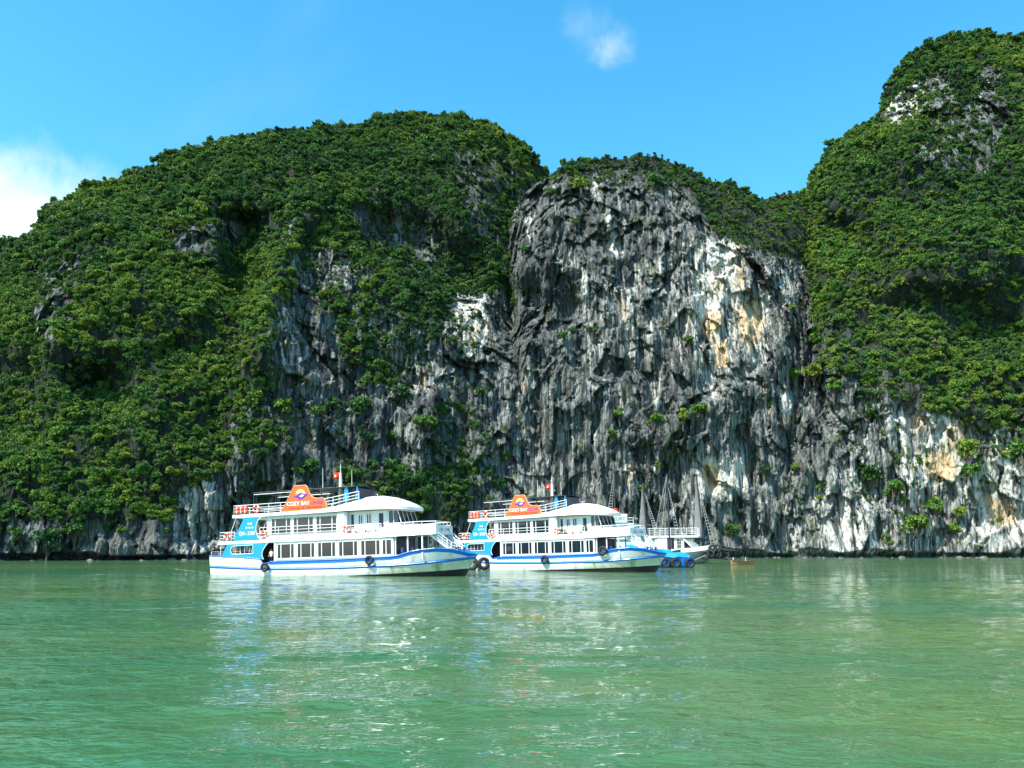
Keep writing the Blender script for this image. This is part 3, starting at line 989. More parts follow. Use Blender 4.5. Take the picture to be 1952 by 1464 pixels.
def make_tree(name, P, s, k, rz, label, cat, group, tilt=(0, 0), sz=None):
    t = empty(name, P, (tilt[0], tilt[1], rz))
    sz = sz or s
    t.scale = (s, s, sz)
    tag(t, label, cat, group)
    c = bpy.data.objects.new('crown', CROWNS[k]); COL.objects.link(c); c.parent = t
    b = bpy.data.objects.new('trunk', TRUNKS[k % 3]); COL.objects.link(b); b.parent = t
    return t, c


def surf_point(hs, px, py):
    best = None
    for h in hs:
        j = int(round((px - h.PX[0, 0]) / (h.PX[0, 1] - h.PX[0, 0])))
        if j < 0 or j >= h.nc:
            continue
        col = h.PY[:, j]
        if py < col.min() or py > col.max():
            continue
        i = int(np.argmin(np.abs(col - py)))
        q = h.A[i, j]
        if best is None or q[1] < best[1]:
            best = q
    return best


ALLH = [hill_left, cliff, hill_right]
SHRUBS = [  # pixel, radius in metres, description
    (1003, 470, 2.6, 'dark shrub clinging to the upper left edge of the grey cliff'),
    (1157, 495, 1.9, 'lone bright shrub in the middle of the streaked upper cliff'),
    (1095, 628, 1.8, 'left one of two small shrubs below the cave in the cliff'),
    (1127, 628, 1.8, 'right one of two small shrubs below the cave in the cliff'),
    (1076, 640, 1.6, 'small pale shrub just left of the pair under the cave'),
    (1312, 645, 2.6, 'bright green shrub on the rock left of the cream patches'),
    (1107, 348, 2.8, 'yellow-green shrub on the brow of the cliff above the white streaks'),
    (1045, 368, 2.6, 'shrub in the notch between the big hill and the cliff top'),
    (1245, 352, 3.4, 'broad shrub on the cliff brow right of the streaks'),
    (1000, 400, 1.8, 'yellowish shrub at the left top corner of the cliff'),
    (1060, 416, 1.6, 'small shrub hanging high among the white streaks'),
    (1097, 422, 1.5, 'small flat shrub high on the dark rock between streaks'),
    (1325, 775, 3.2, 'leafy shrub on the diagonal ledge halfway up the cliff'),
    (1300, 795, 2.6, 'yellow shrub at the lower end of the diagonal ledge'),
    (1235, 842, 1.4, 'tiny bright shrub on the dark slab below the ledge'),
    (1180, 790, 2.6, 'olive shrub at the left end of the scrubby ledge'),
    (1165, 826, 2.0, 'small shrub on the grey slab under the olive one'),
    (1245, 795, 2.8, 'dark scrub in the hollow of the diagonal ledge'),
    (1222, 930, 2.2, 'yellow-green shrub beside the orange streak above the masts'),
    (1252, 888, 1.7, 'small shrub high above the middle mast'),
    (1455, 895, 2.0, 'shrub at the right of the pale slab above the dark mast'),
    (1515, 893, 2.2, 'low shrub on the shelf right of the pale slab'),
    (965, 868, 2.0, 'small shrub on fluted rock above the second boat sign'),
    (955, 918, 2.2, 'dark shrub low on the rock left of the second boat flag'),
    (932, 664, 2.0, 'round dark shrub on the grey slab left of the cave'),
    (915, 744, 2.4, 'bright tuft on the smooth grey slab'),
    (540, 776, 2.8, 'wide flat shrub on the dark cliff under the left hill'),
    (640, 768, 1.9, 'yellow tuft at the lip of the dark overhang'),
    (690, 775, 3.0, 'tall narrow green shrub on the dark cliff'),
    (770, 745, 3.0, 'golden shrub beneath the orange rock patches'),
    (820, 800, 2.6, 'pale shrub at the foot of the diagonal crack'),
    (800, 806, 2.4, 'grey-green shrub left of the smooth slab'),
    (700, 835, 2.8, 'shrub in the vertical crack above the first boat mast'),
    (750, 836, 2.2, 'lone bright shrub on the lower dark cliff'),
    (590, 888, 2.6, 'yellow-green shrub above the first boat sign'),
    (740, 885, 2.8, 'shrub on the rocks above the first boat roof'),
    (805, 912, 2.2, 'small shrub above the front roof of the first boat'),
    (520, 850, 2.6, 'olive shrub on the dark cliff left of the first boat mast'),
    (100, 1028, 3.2, 'yellow-green shrub low over the water at the left shore'),
    (150, 1012, 3.0, 'grey-green shrub beside the yellowish one on the left shore'),
    (1653, 897, 4.4, 'large round shrub on the right cliff above the shore'),
    (1697, 925, 3.0, 'smaller shrub below and right of the large round one'),
    (1733, 990, 4.0, 'bright shrub just above the sea cave on the right'),
    (1778, 968, 3.4, 'dark shrub up and right of the bright one near the sea cave'),
    (1828, 975, 2.2, 'yellow-green shrub under the cream rock on the right'),
    (1818, 1010, 2.8, 'low bright shrub over the mouth of the sea cave'),
    (1840, 858, 3.6, 'shrub at the right of the orange rock patch'),
    (1842, 890, 3.2, 'lower shrub at the right of the orange rock patch'),
    (1940, 850, 3.6, 'shrub at the right edge beside pale rock'),
    (1510, 712, 3.0, 'flat leafy shrub on a shelf right of the cream cliff'),
    (1548, 706, 3.4, 'broad shrub beside the flat one on the shelf'),
    (1585, 738, 3.4, 'shrub on grey rock below the right forest'),
    (1640, 752, 3.2, 'dangling shrub at the lower tip of the right forest'),
    (1652, 784, 2.2, 'small bright shrub under the dangling one'),
    (1555, 640, 3.0, 'shrub at the left border of the right forest'),
    (1508, 588, 1.8, 'yellow shrub at the top of the pale slanting slab'),
    (1390, 1010, 2.6, 'dull shrub on the shore rock behind the tyres'),
    (1415, 975, 2.8, 'olive shrub above the shore right of the dark mast'),
    (1470, 770, 1.6, 'tuft at the foot of the cream rock wall'),
]
n_ind = 0
for k, (px, py, s, lab) in enumerate(SHRUBS):
    q = surf_point(ALLH, px, py + s * 3.0)
    if q is None:
        continue
    s *= 1.2
    t, c = make_tree('cliff_shrub', q + np.array([0, -0.5 * s, -0.3 * s]), s, k if k < 6 else (0, 1, 4, 1, 4, 0)[k % 6], random.uniform(0, 6.28), lab, 'shrub', 'shrubs growing on the bare cliffs', sz=s * random.uniform(1.0, 1.5))
    TREE_SRC.append(c); n_ind += 1
SRC6 = [TREE_SRC[i] for i in range(6)]
NG = forest_nodes(SRC6)

FOREST_LABEL = {id(hill_left): ('leafy green tree in the forest covering the left hill', 'trees of the left hill forest'),
                id(cliff): ('small tree in the scrub along the brow of the middle cliff', 'trees on top of the middle cliff'),
                id(hill_right): ('leafy tree in the forest on the tall right hill', 'trees of the right hill forest')}
STUFF = {id(hill_left): 'dense green forest and scrub covering the steep left hill', id(cliff): 'patches of scrub on top of and across the grey limestone cliff',
         id(hill_right): 'dense green forest on the tall hill at the right', id(hill_far): 'distant bluish forest on the hill behind at the far left'}


def zone(h, px, py, sk, lab, grp):
    """where in its forest a tree stands, in words one can follow in the photograph"""
    if h is cliff:
        w = 'above the white streaks' if px < 1200 else 'above the cream rock' if px < 1440 else 'in the saddle beside the right hill'
        return f'small tree on the brow of the middle cliff {w}', f'trees on the cliff brow {w}'
    if h is hill_left:
        if py < sk + 45:
            w = 'on the low left end of the ridge' if px < 130 else 'on the rising left ridge' if px < 420 else 'on the long middle ridge' if px < 680 else 'on the rounded summit'
        elif py < 480:
            w = 'high on the left shoulder' if px < 300 else 'in the upper middle slope' if px < 560 else 'below the rounded summit'
        elif py < 720:
            w = 'halfway up the left slope' if px < 260 else 'in the middle of the slope' if px < 520 else 'above the dark lower cliff'
        else:
            w = 'low on the left slope' if px < 260 else 'on the lower slope left of the boats' if px < 480 else 'low on the dark cliff behind the boats'
        return f'leafy green tree {w} of the left hill' if 'cliff' not in w else f'leafy tree {w}', f'left hill trees {w}'
    if py < sk + 50:
        w = 'on the left skyline' if px < 1690 else 'on the round top'
    elif py < 330:
        w = 'around the pale rock below the top'
    elif py < 520:
        w = 'in the bright green upper belt' if px > 1740 else 'beside the saddle'
    elif py < 680:
        w = 'in the dense middle belt' if px > 1740 else 'on the shaded flank above the cliff'
    else:
        w = 'at the lower edge of the forest above the white cliff'
    return f'leafy tree {w} of the tall right hill' if 'cliff' not in w else f'leafy tree {w}', f'right hill trees {w}'


IND = {id(hill_left): 130, id(cliff): 20, id(hill_right): 90}
for h, cnt, lo, hi in ((hill_left, 30000, 0.45, 4.0), (cliff, 4200, 0.5, 2.6), (hill_right, 25000, 0.45, 4.1), (hill_far, 900, 2.5, 6.0)):
    P, s, px, py = scatter(h, cnt, lo, hi, h.seed + 5)
    r3 = np.random.RandomState(h.seed)
    take = np.zeros(cnt, bool)
    if id(h) in IND:
        vis = (px > 10) & (px < 1940) & (py < 1000) & ((px < 930) if h is hill_left else (px > 1565) if h is hill_right else (px > 1010) & (px < 1500))
        order = np.argsort(-(s / P[:, 1]) * vis)
        got = []
        for i in order:
            if vis[i] and all((px[i] - px[g]) ** 2 + (py[i] - py[g]) ** 2 > 26 ** 2 for g in got):
                got.append(i)
                if len(got) == IND[id(h)]:
                    break
        take[got] = True
        lab, grp = FOREST_LABEL[id(h)]
        sk = interp({id(hill_left): SKY_LEFT, id(cliff): SKY_MID, id(hill_right): SKY_RIGHT}[id(h)], px)
        for i in np.nonzero(take)[0]:
            zl, zg = zone(h, px[i], py[i], sk[i], lab, grp)
            make_tree('tree', P[i], s[i], int(r3.randint(6)), r3.uniform(0, 6.28), zl, 'tree', zg, sz=s[i] * r3.uniform(0.8, 1.15))
    P, s = P[~take], s[~take]
    me = bpy.data.meshes.new('forest')
    me.from_pydata(P.tolist(), [], [])
    n = len(P)
    a = me.attributes.new('pick', 'INT', 'POINT'); a.data.foreach_set('value', r3.randint(0, 6, n).astype(np.int32))
    a = me.attributes.new('rot', 'FLOAT_VECTOR', 'POINT')
    a.data.foreach_set('vector', np.stack([0.3 + r3.normal(0, 0.42, n), r3.normal(0, 0.42, n), r3.uniform(0, 6.28, n)], 1).ravel().astype(np.float32))
    a = me.attributes.new('size', 'FLOAT_VECTOR', 'POINT')
    a.data.foreach_set('vector', np.stack([s * r3.uniform(0.8, 1.2, n), s * r3.uniform(0.8, 1.2, n), s * r3.uniform(0.75, 1.6, n)], 1).ravel().astype(np.float32))
    o = bpy.data.objects.new('forest', me); COL.objects.link(o)
    md = o.modifiers.new('forest', 'NODES'); md.node_group = NG
    tag(o, STUFF[id(h)], 'forest', None, 'stuff')

# ------------------------------------------------------------------ water
W = Mat('green_bay_water')
wp = W.pos((1, 1, 0))


def rotv(M, ang, sc):
    mp = M.t.nodes.new('ShaderNodeMapping'); mp.inputs['Rotation'].default_value = (0, 0, ang); mp.inputs['Scale'].default_value = sc
    M.l(wp, mp.inputs['Vector'])
    return mp.outputs['Vector']


n1 = W.noise(rotv(W, 0.12, (0.40, 0.85, 1)), 1.0, 3, 0.5, 0.4)
n2 = W.noise(rotv(W, -0.2, (1.3, 2.2, 1)), 1.0, 3, 0.55, 0.8)
n3 = W.noise(rotv(W, 0.3, (3.2, 6.5, 1)), 1.0, 2, 0.5, 0.3)
n0 = W.noise(rotv(W, -0.05, (0.035, 0.12, 1)), 1.0, 2, 0.5)
amp = W.ramp(W.noise(rotv(W, 0.2, (0.012, 0.03, 1)), 1.0, 3, 0.5), 0.35, 0.65, 0.55, 1.15)
hh = W.math('ADD', W.math('MULTIPLY', n1, 0.42), W.math('MULTIPLY', n2, 0.28))
hh = W.math('ADD', hh, W.math('MULTIPLY', n3, 0.11))
hh = W.math('MULTIPLY', hh, amp)
hh = W.math('ADD', hh, W.math('MULTIPLY', n0, 0.35))
W.l(W.bump(hh, 1.0, 0.55), W.b.inputs['Normal'])
mk = W.noise(rotv(W, 0.1, (0.02, 0.05, 1)), 1.0, 4, 0.6)
W.l(W.mix(W.ramp(mk, 0.35, 0.65), (0.030, 0.112, 0.050), (0.078, 0.140, 0.044)), W.b.inputs['Base Color'])
W.b.inputs['Roughness'].default_value = 0.04
W.b.inputs['IOR'].default_value = 1.333
wm2 = MB()
wm2.add([(-4000, -6000, -0.3), (4000, -6000, -0.3), (4000, 6000, -0.3), (-4000, 6000, -0.3)], [(0, 1, 2, 3)], W.m)
water = wm2.build('water'); tag(water, kind='structure')
# the near bay: real wavelets, the mesh finer towards the camera
rows_ = []
d_ = 3.0
while d_ < 345:
    rows_.append(d_)
    d_ += max(0.3 if d_ < 7 else 0.045, d_ * d_ / 4600.0)
rows_ = np.array(rows_)
cols_ = np.concatenate([-np.geomspace(9, 0.82, 90)[:-1], np.linspace(-0.82, 0.82, 960), np.geomspace(0.82, 9, 90)[1:]])
YY, AA = np.meshgrid(rows_, cols_, indexing='ij')
XX = AA * YY
q2 = np.stack([XX.ravel(), YY.ravel(), XX.ravel() * 0], 1)
gap = np.gradient(rows_)[:, None] * np.ones_like(XX)
gap = np.maximum(gap, np.gradient(cols_)[None, :] * YY).ravel()
ZZ = np.zeros(len(q2))
patch = np.clip(0.85 + 0.9 * fbm(q2, (0.03, 0.06, 0), 3, 803), 0.35, 1.6)


def swell(ang, lx, ly, amp, seed, octs=2, ridge=False):
    c, s_ = math.cos(ang), math.sin(ang)
    r_ = np.stack([(q2[:, 0] * c + q2[:, 1] * s_) / lx, (-q2[:, 0] * s_ + q2[:, 1] * c) / ly, q2[:, 2]], 1)
    return amp * fbm(r_, (1, 1, 1), octs, seed, 0.5, ridge) * np.clip(1.4 - 1.1 * gap / ly, 0, 1)


ZZ += swell(0.10, 5.0, 2.0, 0.085, 810)
ZZ += patch * swell(-0.15, 1.9, 0.85, 0.050, 820)
ZZ += patch * swell(0.35, 0.9, 0.46, 0.020, 830)
ZZ += patch * swell(-0.45, 0.42, 0.24, 0.0075, 840)
nr_, nc_ = XX.shape
ZZ = ZZ.reshape(nr_, nc_); ZZ[:, 0] = ZZ[:, -1] = -0.3; ZZ[0] = -0.3; ZZ[-1] = -0.3     # the rim dips to the far water sheet
V_ = np.stack([XX.ravel(), YY.ravel(), ZZ.ravel()], 1)
ix_ = np.arange(nr_ * nc_).reshape(nr_, nc_)
Q_ = np.stack([ix_[:-1, :-1], ix_[:-1, 1:], ix_[1:, 1:], ix_[1:, :-1]], -1).reshape(-1, 4)
me = bpy.data.meshes.new('water')
me.vertices.add(len(V_)); me.vertices.foreach_set('co', V_.ravel())
me.loops.add(Q_.size); me.loops.foreach_set('vertex_index', Q_.ravel())
me.polygons.add(len(Q_)); me.polygons.foreach_set('loop_start', np.arange(len(Q_)) * 4)
me.update(calc_edges=True)
me.polygons.foreach_set('use_smooth', [True] * len(Q_))
me.materials.append(W.m)
o = bpy.data.objects.new('water', me); COL.objects.link(o); tag(o, kind='structure')

RB = Mat('shore_boulder_limestone')
g_ = RB.noise(RB.pos((1, 1, 1)), 1.1, 8, 0.7)
RB.l(RB.mix(RB.ramp(g_, .35, .65), (0.10, 0.10, 0.09), (0.50, 0.48, 0.40)), RB.b.inputs['Base Color'])
RB.b.inputs['Roughness'].default_value = .9
RB.l(RB.bump(g_, 1.0, .5), RB.b.inputs['Normal'])
ROCKB = RB.m
ROCKW = paint('wet_shore_rock', (0.11, 0.11, 0.095), 0.6, 0.8, (0.035, 0.04, 0.035))
# ------------------------------------------------------------------ cruise boats (local x: stern to bow, local -y: the side we see, z = 0: waterline)
def lerp_tab(tab, x):
    a = np.array(tab, float)
    return float(np.interp(x, a[:, 0], a[:, 1]))


def hull_build(parent, top, beam, beamw, rail, paint_z, xs, stem, bands=True, mats=None, keel=-1.3):
    """hull as a loft of half sections; every band of paint is its own strip of faces"""
    wh, bl, an, al = mats
    m = MB()
    rows = []
    for x in xs:
        b, bw, r, z1 = lerp_tab(beam, x), lerp_tab(beamw, x), lerp_tab(rail, x), lerp_tab(top, x)
        pz = lerp_tab(paint_z, x)
        k = lerp_tab(keel, x) if not isinstance(keel, float) else keel
        xr = lambda z: x - lerp_tab(stem, x) * max(0.0, (z1 - z)) / max(z1 - k, 0.1)
        br = lambda z: bw + (b - bw) * min(1, max(0, (z - pz) / max(z1 - pz, .1))) ** 0.8
        zs = [k, pz - 0.45 * (pz - k), pz, pz + 0.45 * (r - pz), r - 0.16, r + 0.16, z1 - 0.36, z1]
        bs = [0.02, bw * 0.86, bw, br(zs[3]), br(zs[4]), br(zs[5]), br(zs[6]), b]
        rows.append([(xr(z), bb, z) for z, bb in zip(zs, bs)])
    n = len(rows[0])
    for side in (-1, 1):
        for i in range(len(rows) - 1):
            for j in range(n - 1):
                q = [rows[i][j], rows[i + 1][j], rows[i + 1][j + 1], rows[i][j + 1]]
                xm = (q[0][0] + q[1][0]) / 2
                mt = an if j < 2 else bl if j == 4 else wh
                if j in (2, 3) and xm > 4.5:
                    mt = al
                if j == 6:
                    mt = bl if (-9.0 < xm) else wh
                m.add([(p[0], side * p[1], p[2]) for p in q], [(0, 1, 2, 3)], mt)
    # transom
    r0 = rows[0]
    for j in range(n - 1):
        m.add([(r0[j][0], -r0[j][1], r0[j][2]), (r0[j][0], r0[j][1], r0[j][2]), (r0[j + 1][0], r0[j + 1][1], r0[j + 1][2]), (r0[j + 1][0], -r0[j + 1][1], r0[j + 1][2])],
              [(0, 1, 2, 3)], an if j < 2 else bl if j == 4 else wh)
    return m.build('hull', parent, smooth=True), rows


def railing(parent, pts, h, n_rails, post_every, name='railing', r=0.03, post_r=0.035):
    m = MB()
    for k in range(n_rails):
        z = h * (k + 1) / n_rails
        m.path([(p[0], p[1], p[2] + z) for p in pts], r if k < n_rails - 1 else r * 1.3, STEEL, 5)
    for a, b in zip(pts[:-1], pts[1:]):
        a = Vector(a); b = Vector(b); c = max(1, int(round((b - a).length / post_every)))
        for i in range(c + 1):
            p = a.lerp(b, i / c)
            m.tube(p, p + Vector((0, 0, h)), post_r, STEEL, n=5)
    return m.build(name, parent)


def window(parent, x0, x1, z0, z1, y, s, blind=0, sash=(0.22, 0.78), fr=0.075):
    """white framed window with its sashes; y is the outer face of the wall, s the outward sign"""
    m = MB(); a = y - s * 0.03; b = y + s * 0.05
    m.box(x0, x1, a, b, z0, z0 + fr, WHITE); m.box(x0, x1, a, b, z1 - fr, z1, WHITE)
    m.box(x0, x0 + fr, a, b, z0 + fr, z1 - fr, WHITE); m.box(x1 - fr, x1, a, b, z0 + fr, z1 - fr, WHITE)
    cuts = [x0 + fr]
    for c in sash:
        xc = x0 + (x1 - x0) * c
        m.box(xc - 0.045, xc + 0.045, a + s * .01, b - s * 0.015, z0 + fr, z1 - fr, WHITE)
        cuts += [xc - 0.045, xc + 0.045]
    cuts.append(x1 - fr)
    w = m.build('window', parent)
    for i in range(0, len(cuts), 2):
        p = MB(); p.box(cuts[i], cuts[i + 1], y - s * 0.015, y + s * 0.005, z0 + fr, z1 - fr, GLASS)
        p.build('pane', w)
        if blind & (1 << (i // 2)):
            p = MB()
            k = 9
            for q in range(k):
                zz0 = z0 + fr + (z1 - z0 - 2 * fr) * q / k; zz1 = z0 + fr + (z1 - z0 - 2 * fr) * (q + 0.82) / k
                p.box(cuts[i], cuts[i + 1], y - s * 0.10, y - s * 0.085, zz0, zz1, BLIND)
            p.build('blind', w)
    return w


def wall(m, x0, x1, z0, z1, y, t, holes, mat):
    """a wall along x with rectangular openings that share one height range"""
    if not holes:
        m.box(x0, x1, y - t / 2, y + t / 2, z0, z1, mat); return
    ha, hb = min(h[2] for h in holes), max(h[3] for h in holes)
    m.box(x0, x1, y - t / 2, y + t / 2, z0, ha, mat); m.box(x0, x1, y - t / 2, y + t / 2, hb, z1, mat)
    x = x0
    for h in sorted(holes):
        if h[0] > x:
            m.box(x, h[0], y - t / 2, y + t / 2, ha, hb, mat)
        if h[2] > ha: m.box(h[0], h[1], y - t / 2, y + t / 2, ha, h[2], mat)
        if h[3] < hb: m.box(h[0], h[1], y - t / 2, y + t / 2, h[3], hb, mat)
        x = h[1]
    if x < x1:
        m.box(x, x1, y - t / 2, y + t / 2, ha, hb, mat)


def arc(cx, cz, r, a0, a1, n, sx=1.0):
    return [(cx + r * sx * math.cos(math.radians(a0 + (a1 - a0) * i / n)), cz + r * math.sin(math.radians(a0 + (a1 - a0) * i / n))) for i in range(n + 1)]


def cruise_boat(label, reg, blinds):
    B = empty('cruise_boat')
    tag(B, label, 'cruise boat', 'two storey white and blue cruise boats')
    top = [(-17.2, 2.78), (-14, 2.6), (-10.2, 2.2), (-9.75, 1.66), (-9.0, 1.7), (-8.86, 1.84), (0, 1.82), (6, 1.93), (7.0, 2.02), (7.9, 2.25), (9.0, 2.5), (11, 2.62), (12.5, 2.5), (13.6, 2.2), (14.4, 1.95), (14.9, 1.8)]
    beam = [(-17.2, 2.95), (-15, 3.2), (-12, 3.32), (6, 3.34), (9, 3.22), (11, 2.86), (12.5, 2.25), (13.6, 1.45), (14.4, 0.75), (14.9, 0.06)]
    beamw = [(-17.2, 2.6), (-14, 2.95), (-8, 3.1), (3, 3.1), (8, 2.6), (11, 1.6), (13, 0.6), (14.0, 0.12), (14.9, 0.02)]
    rail = [(-17.15, 1.52), (-13.4, 1.28), (-9.1, 1.03), (-0.6, 0.9), (6.6, 0.98), (10, 1.12), (12.6, 1.3), (14.9, 1.5)]
    pz = [(-17.2, -0.35), (-6, -0.12), (0, 0.0), (6, 0.08), (11, 0.2), (14.9, 0.35)]
    stem = [(-17.2, 0.0), (9, 0.0), (12, 0.5), (14, 1.4), (14.9, 2.0)]
    xs = [-17.2, -16.2, -15, -13.5, -12, -10.6, -10.2, -9.75, -9.4, -8.95, -8.86, -7, -5, -2.5, 0, 2.5, 4.5, 6, 7, 7.9, 8.6, 9.4, 10.2, 11, 11.8, 12.5, 13.1, 13.6, 14.0, 14.4, 14.7, 14.9]
    hull, rows = hull_build(B, top, beam, beamw, rail, pz, xs, stem, mats=(WHITE_HULL, BLUE, ANTIFOUL, ALGAE))
    # rubbing strake standing proud of the blue band, one per side, and the capping rail
    for s in (-1, 1):
        m = MB()
        for i in range(len(rows) - 1):
            a, b = rows[i][4], rows[i + 1][4]; c, d = rows[i][5], rows[i + 1][5]
            o = 0.07
            mida = ((a[0] + c[0]) / 2, s * (max(a[1], c[1]) + o), (a[2] + c[2]) / 2); midb = ((b[0] + d[0]) / 2, s * (max(b[1], d[1]) + o), (b[2] + d[2]) / 2)
            m.add([(a[0], s * a[1], a[2] + .05), (b[0], s * b[1], b[2] + .05), midb, mida], [(0, 1, 2, 3)], BLUE)
            m.add([(c[0], s * c[1], c[2] - .05), (d[0], s * d[1], d[2] - .05), midb, mida], [(0, 1, 2, 3)], BLUE)
        m.build('rub_rail', B)
        m = MB()
        m.path([(r[7][0], s * (r[7][1]), r[7][2] + 0.02) for r in rows], 0.07, BLUE, 6)
        m.build('cap_rail', B)
    m = MB()
    for i in range(len(rows) - 1):
        z = 1.55
        m.add([(rows[i][5][0], -rows[i][5][1] * .97, z), (rows[i + 1][5][0], -rows[i + 1][5][1] * .97, z), (rows[i + 1][5][0], rows[i + 1][5][1] * .97, z), (rows[i][5][0], rows[i][5][1] * .97, z)], [(0, 1, 2, 3)], DECK)
    m.build('main_deck', B)
    # lower cabin
    LW = [(-8.04, -5.82), (-5.48, -3.23), (-2.89, -0.62), (-0.28, 2.08), (2.42, 4.79), (5.01, 6.16)]
    holes = [(a, b, 2.13, 3.84) for a, b in LW]
    m = MB()
    for s in (-1, 1):
        wall(m, -8.42, 6.34, 1.56, 4.02, s * 3.08, 0.12, holes, WHITE)
        m.box(-8.42, 6.34, s * 3.14, s * 3.2, 2.0, 2.06, WHITE)
        m.box(-8.42, -8.2, s * 3.14, s * 3.22, 1.9, 4.0, WHITE)
    m.box(-8.42, -8.30, -3.0, -0.9, 1.56, 4.02, INTERIOR); m.box(-8.42, -8.30, 0.9, 3.0, 1.56, 4.02, INTERIOR)
    m.box(-0.1, 0.0, -3.0, 3.0, 1.56, 3.0, INTERIOR)
    for i in range(9):                                  # saloon tables and seat backs behind the glass
        x = -7.4 + i * 1.5
        for y in (-2.2, 2.2):
            m.box(x, x + 0.1, y - 0.6, y + 0.6, 1.56, 2.75, DARKIN)
            m.box(x + 0.5, x + 1.1, y - 0.5, y + 0.5, 2.25, 2.32, BLIND)
    m.build('lower_cabin', B)
    for s in (-1, 1):
        for (a, b), bl in zip(LW, blinds):
            window(B, a, b, 2.13, 3.84, s * 3.14, s, bl, sash=(0.22, 0.78) if b - a > 1.5 else (0.4,))
    # open fore saloon
    for x in (6.5, 7.95, 9.65):
        for s in (-1, 1):
            m = MB(); m.box(x - 0.07, x + 0.07, s * 2.95 - .07, s * 2.95 + .07, 1.56, 4.12, WHITE); m.build('post', B)
    m = MB(); m.box(6.2, 6.3, -3.0, 3.0, 1.57, 4.0, DARKIN)
    for i in range(3):
        m.box(6.9 + i * 1.2, 7.4 + i * 1.2, -2.4, -1.8, 1.56, 2.4, DARKIN); m.box(6.9 + i * 1.2, 7.4 + i * 1.2, 1.2, 2.4, 1.56, 2.4, RINGRED)
        m.box(6.9 + i * 1.2, 7.0 + i * 1.2, -2.4, -1.8, 2.4, 2.9, BLUE)
    m.build('fore_seating', B)
    # upper deck slab with its deep white fascia
    m = MB()
    m.box(-15.78, 4.4, -3.28, 3.28, 4.01, 4.36, WHITE)
    m.box(-9.9, 4.4, -3.30, -3.16, 4.02, 4.66, WHITE); m.box(-9.9, 4.4, 3.16, 3.30, 4.02, 4.66, WHITE)
    m.box(4.35, 11.0, -3.1, 3.1, 4.12, 4.30, WHITE)
    m.build('upper_deck', B, bevel=0.03)
    # sloping white bulwark round the fore deck
    m = MB()
    st = [(4.2, 3.30, 4.03, 3.2, 4.66), (5.2, 3.32, 4.06, 3.0, 4.92), (6.3, 3.34, 4.1, 2.75, 5.2), (7.4, 3.34, 4.13, 2.55, 5.30), (9.4, 3.2, 4.16, 2.45, 5.33), (10.4, 2.95, 4.18, 2.35, 5.32), (11.0, 2.6, 4.2, 2.25, 5.3)]
    for s in (-1, 1):
        m.loft([[(x, s * yb, zb), (x, s * (yb * .45 + yt * .55 + .06), zb * .45 + zt * .55), (x, s * yt, zt), (x, s * (yt - .12), zt), (x, s * (yb - .3), zb + .05)] for x, yb, zb, yt, zt in st], WHITE, closed=True)
    m.box(11.0, 11.12, -2.6, 2.6, 4.2, 5.2, WHITE)
    m.build('fore_bulwark', B, smooth=True)
    lettering(reg, -1.5, 4.55, 0.5, 11.125, DARKPRINT, B, width=3.0, axis='x')
    railing(B, [(6.2, -2.72, 5.2), (7.4, -2.5, 5.3), (9.4, -2.4, 5.32), (11.0, -2.2, 5.3), (11.05, 2.2, 5.3), (9.4, 2.4, 5.32), (6.2, 2.72, 5.2)], 0.30, 1, 1.2)
    # stairs from the fore deck down to the bow
    for s in (-1, 1):
        t = MB()
        a0, a1 = Vector((10.35, s * 2.75, 4.25)), Vector((12.55, s * 1.75, 2.35))
        b0, b1 = Vector((10.55, s * 1.95, 4.25)), Vector((12.2, s * 1.0, 2.35))
        for p, q in ((a0, a1), (b0, b1)):
            t.loft([[p + Vector((0, 0, -.16)), p + Vector((0, s * .07, -.16)), p + Vector((0, s * .07, .16)), p + Vector((0, 0, .16))],
                    [q + Vector((0, 0, -.16)), q + Vector((0, s * .07, -.16)), q + Vector((0, s * .07, .16)), q + Vector((0, 0, .16))]], WHITE, closed=True)
        so = t.build('stair', B)
        for i in range(8):
            f = (i + 0.5) / 8; p = a0.lerp(a1, f); q = b0.lerp(b1, f)
            r_ = MB(); d = Vector((0.22, 0, 0))
            r_.add([p, q, q + d, p + d, p + Vector((0, 0, .04)), q + Vector((0, 0, .04)), q + d + Vector((0, 0, .04)), p + d + Vector((0, 0, .04))],
                   [(0, 1, 2, 3), (4, 5, 6, 7), (0, 1, 5, 4), (1, 2, 6, 5), (2, 3, 7, 6), (3, 0, 4, 7)], DECK)
            r_.build('tread', so)
        for p, q in ((a0, a1), (b0, b1)):
            h = MB()
            for k in (0.3, 0.58, 0.9):
                e = Vector((0, 0, k)); g = Vector((-0.75, s * .15, k + 0.12))
                h.path([p + g, p + e, q + e, q + Vector((.35, -s * .15, k - 0.12))], 0.035, STEEL, 5)
            for i in range(6):
                c = p.lerp(q, i / 5); h.tube(c, c + Vector((0, 0, 0.9)), 0.03, STEEL, n=5)
            h.build('handrail', so)
    # bow rail and bollards
    m = MB()
    for s in (-1, 1):
        m.tube((12.9, s * 1.3, 1.6), (12.9, s * 1.3, 2.75), 0.09, DARKSTEEL); m.tube((12.9, s * 1.3, 2.6), (13.2, s * 1.1, 2.6), 0.06, DARKSTEEL)
    m.build('bollard', B)
    # upper cabin, rear block
    UW = [(-8.99, -6.41), (-6.14, -3.54), (-3.26, -0.59)]
    m = MB()
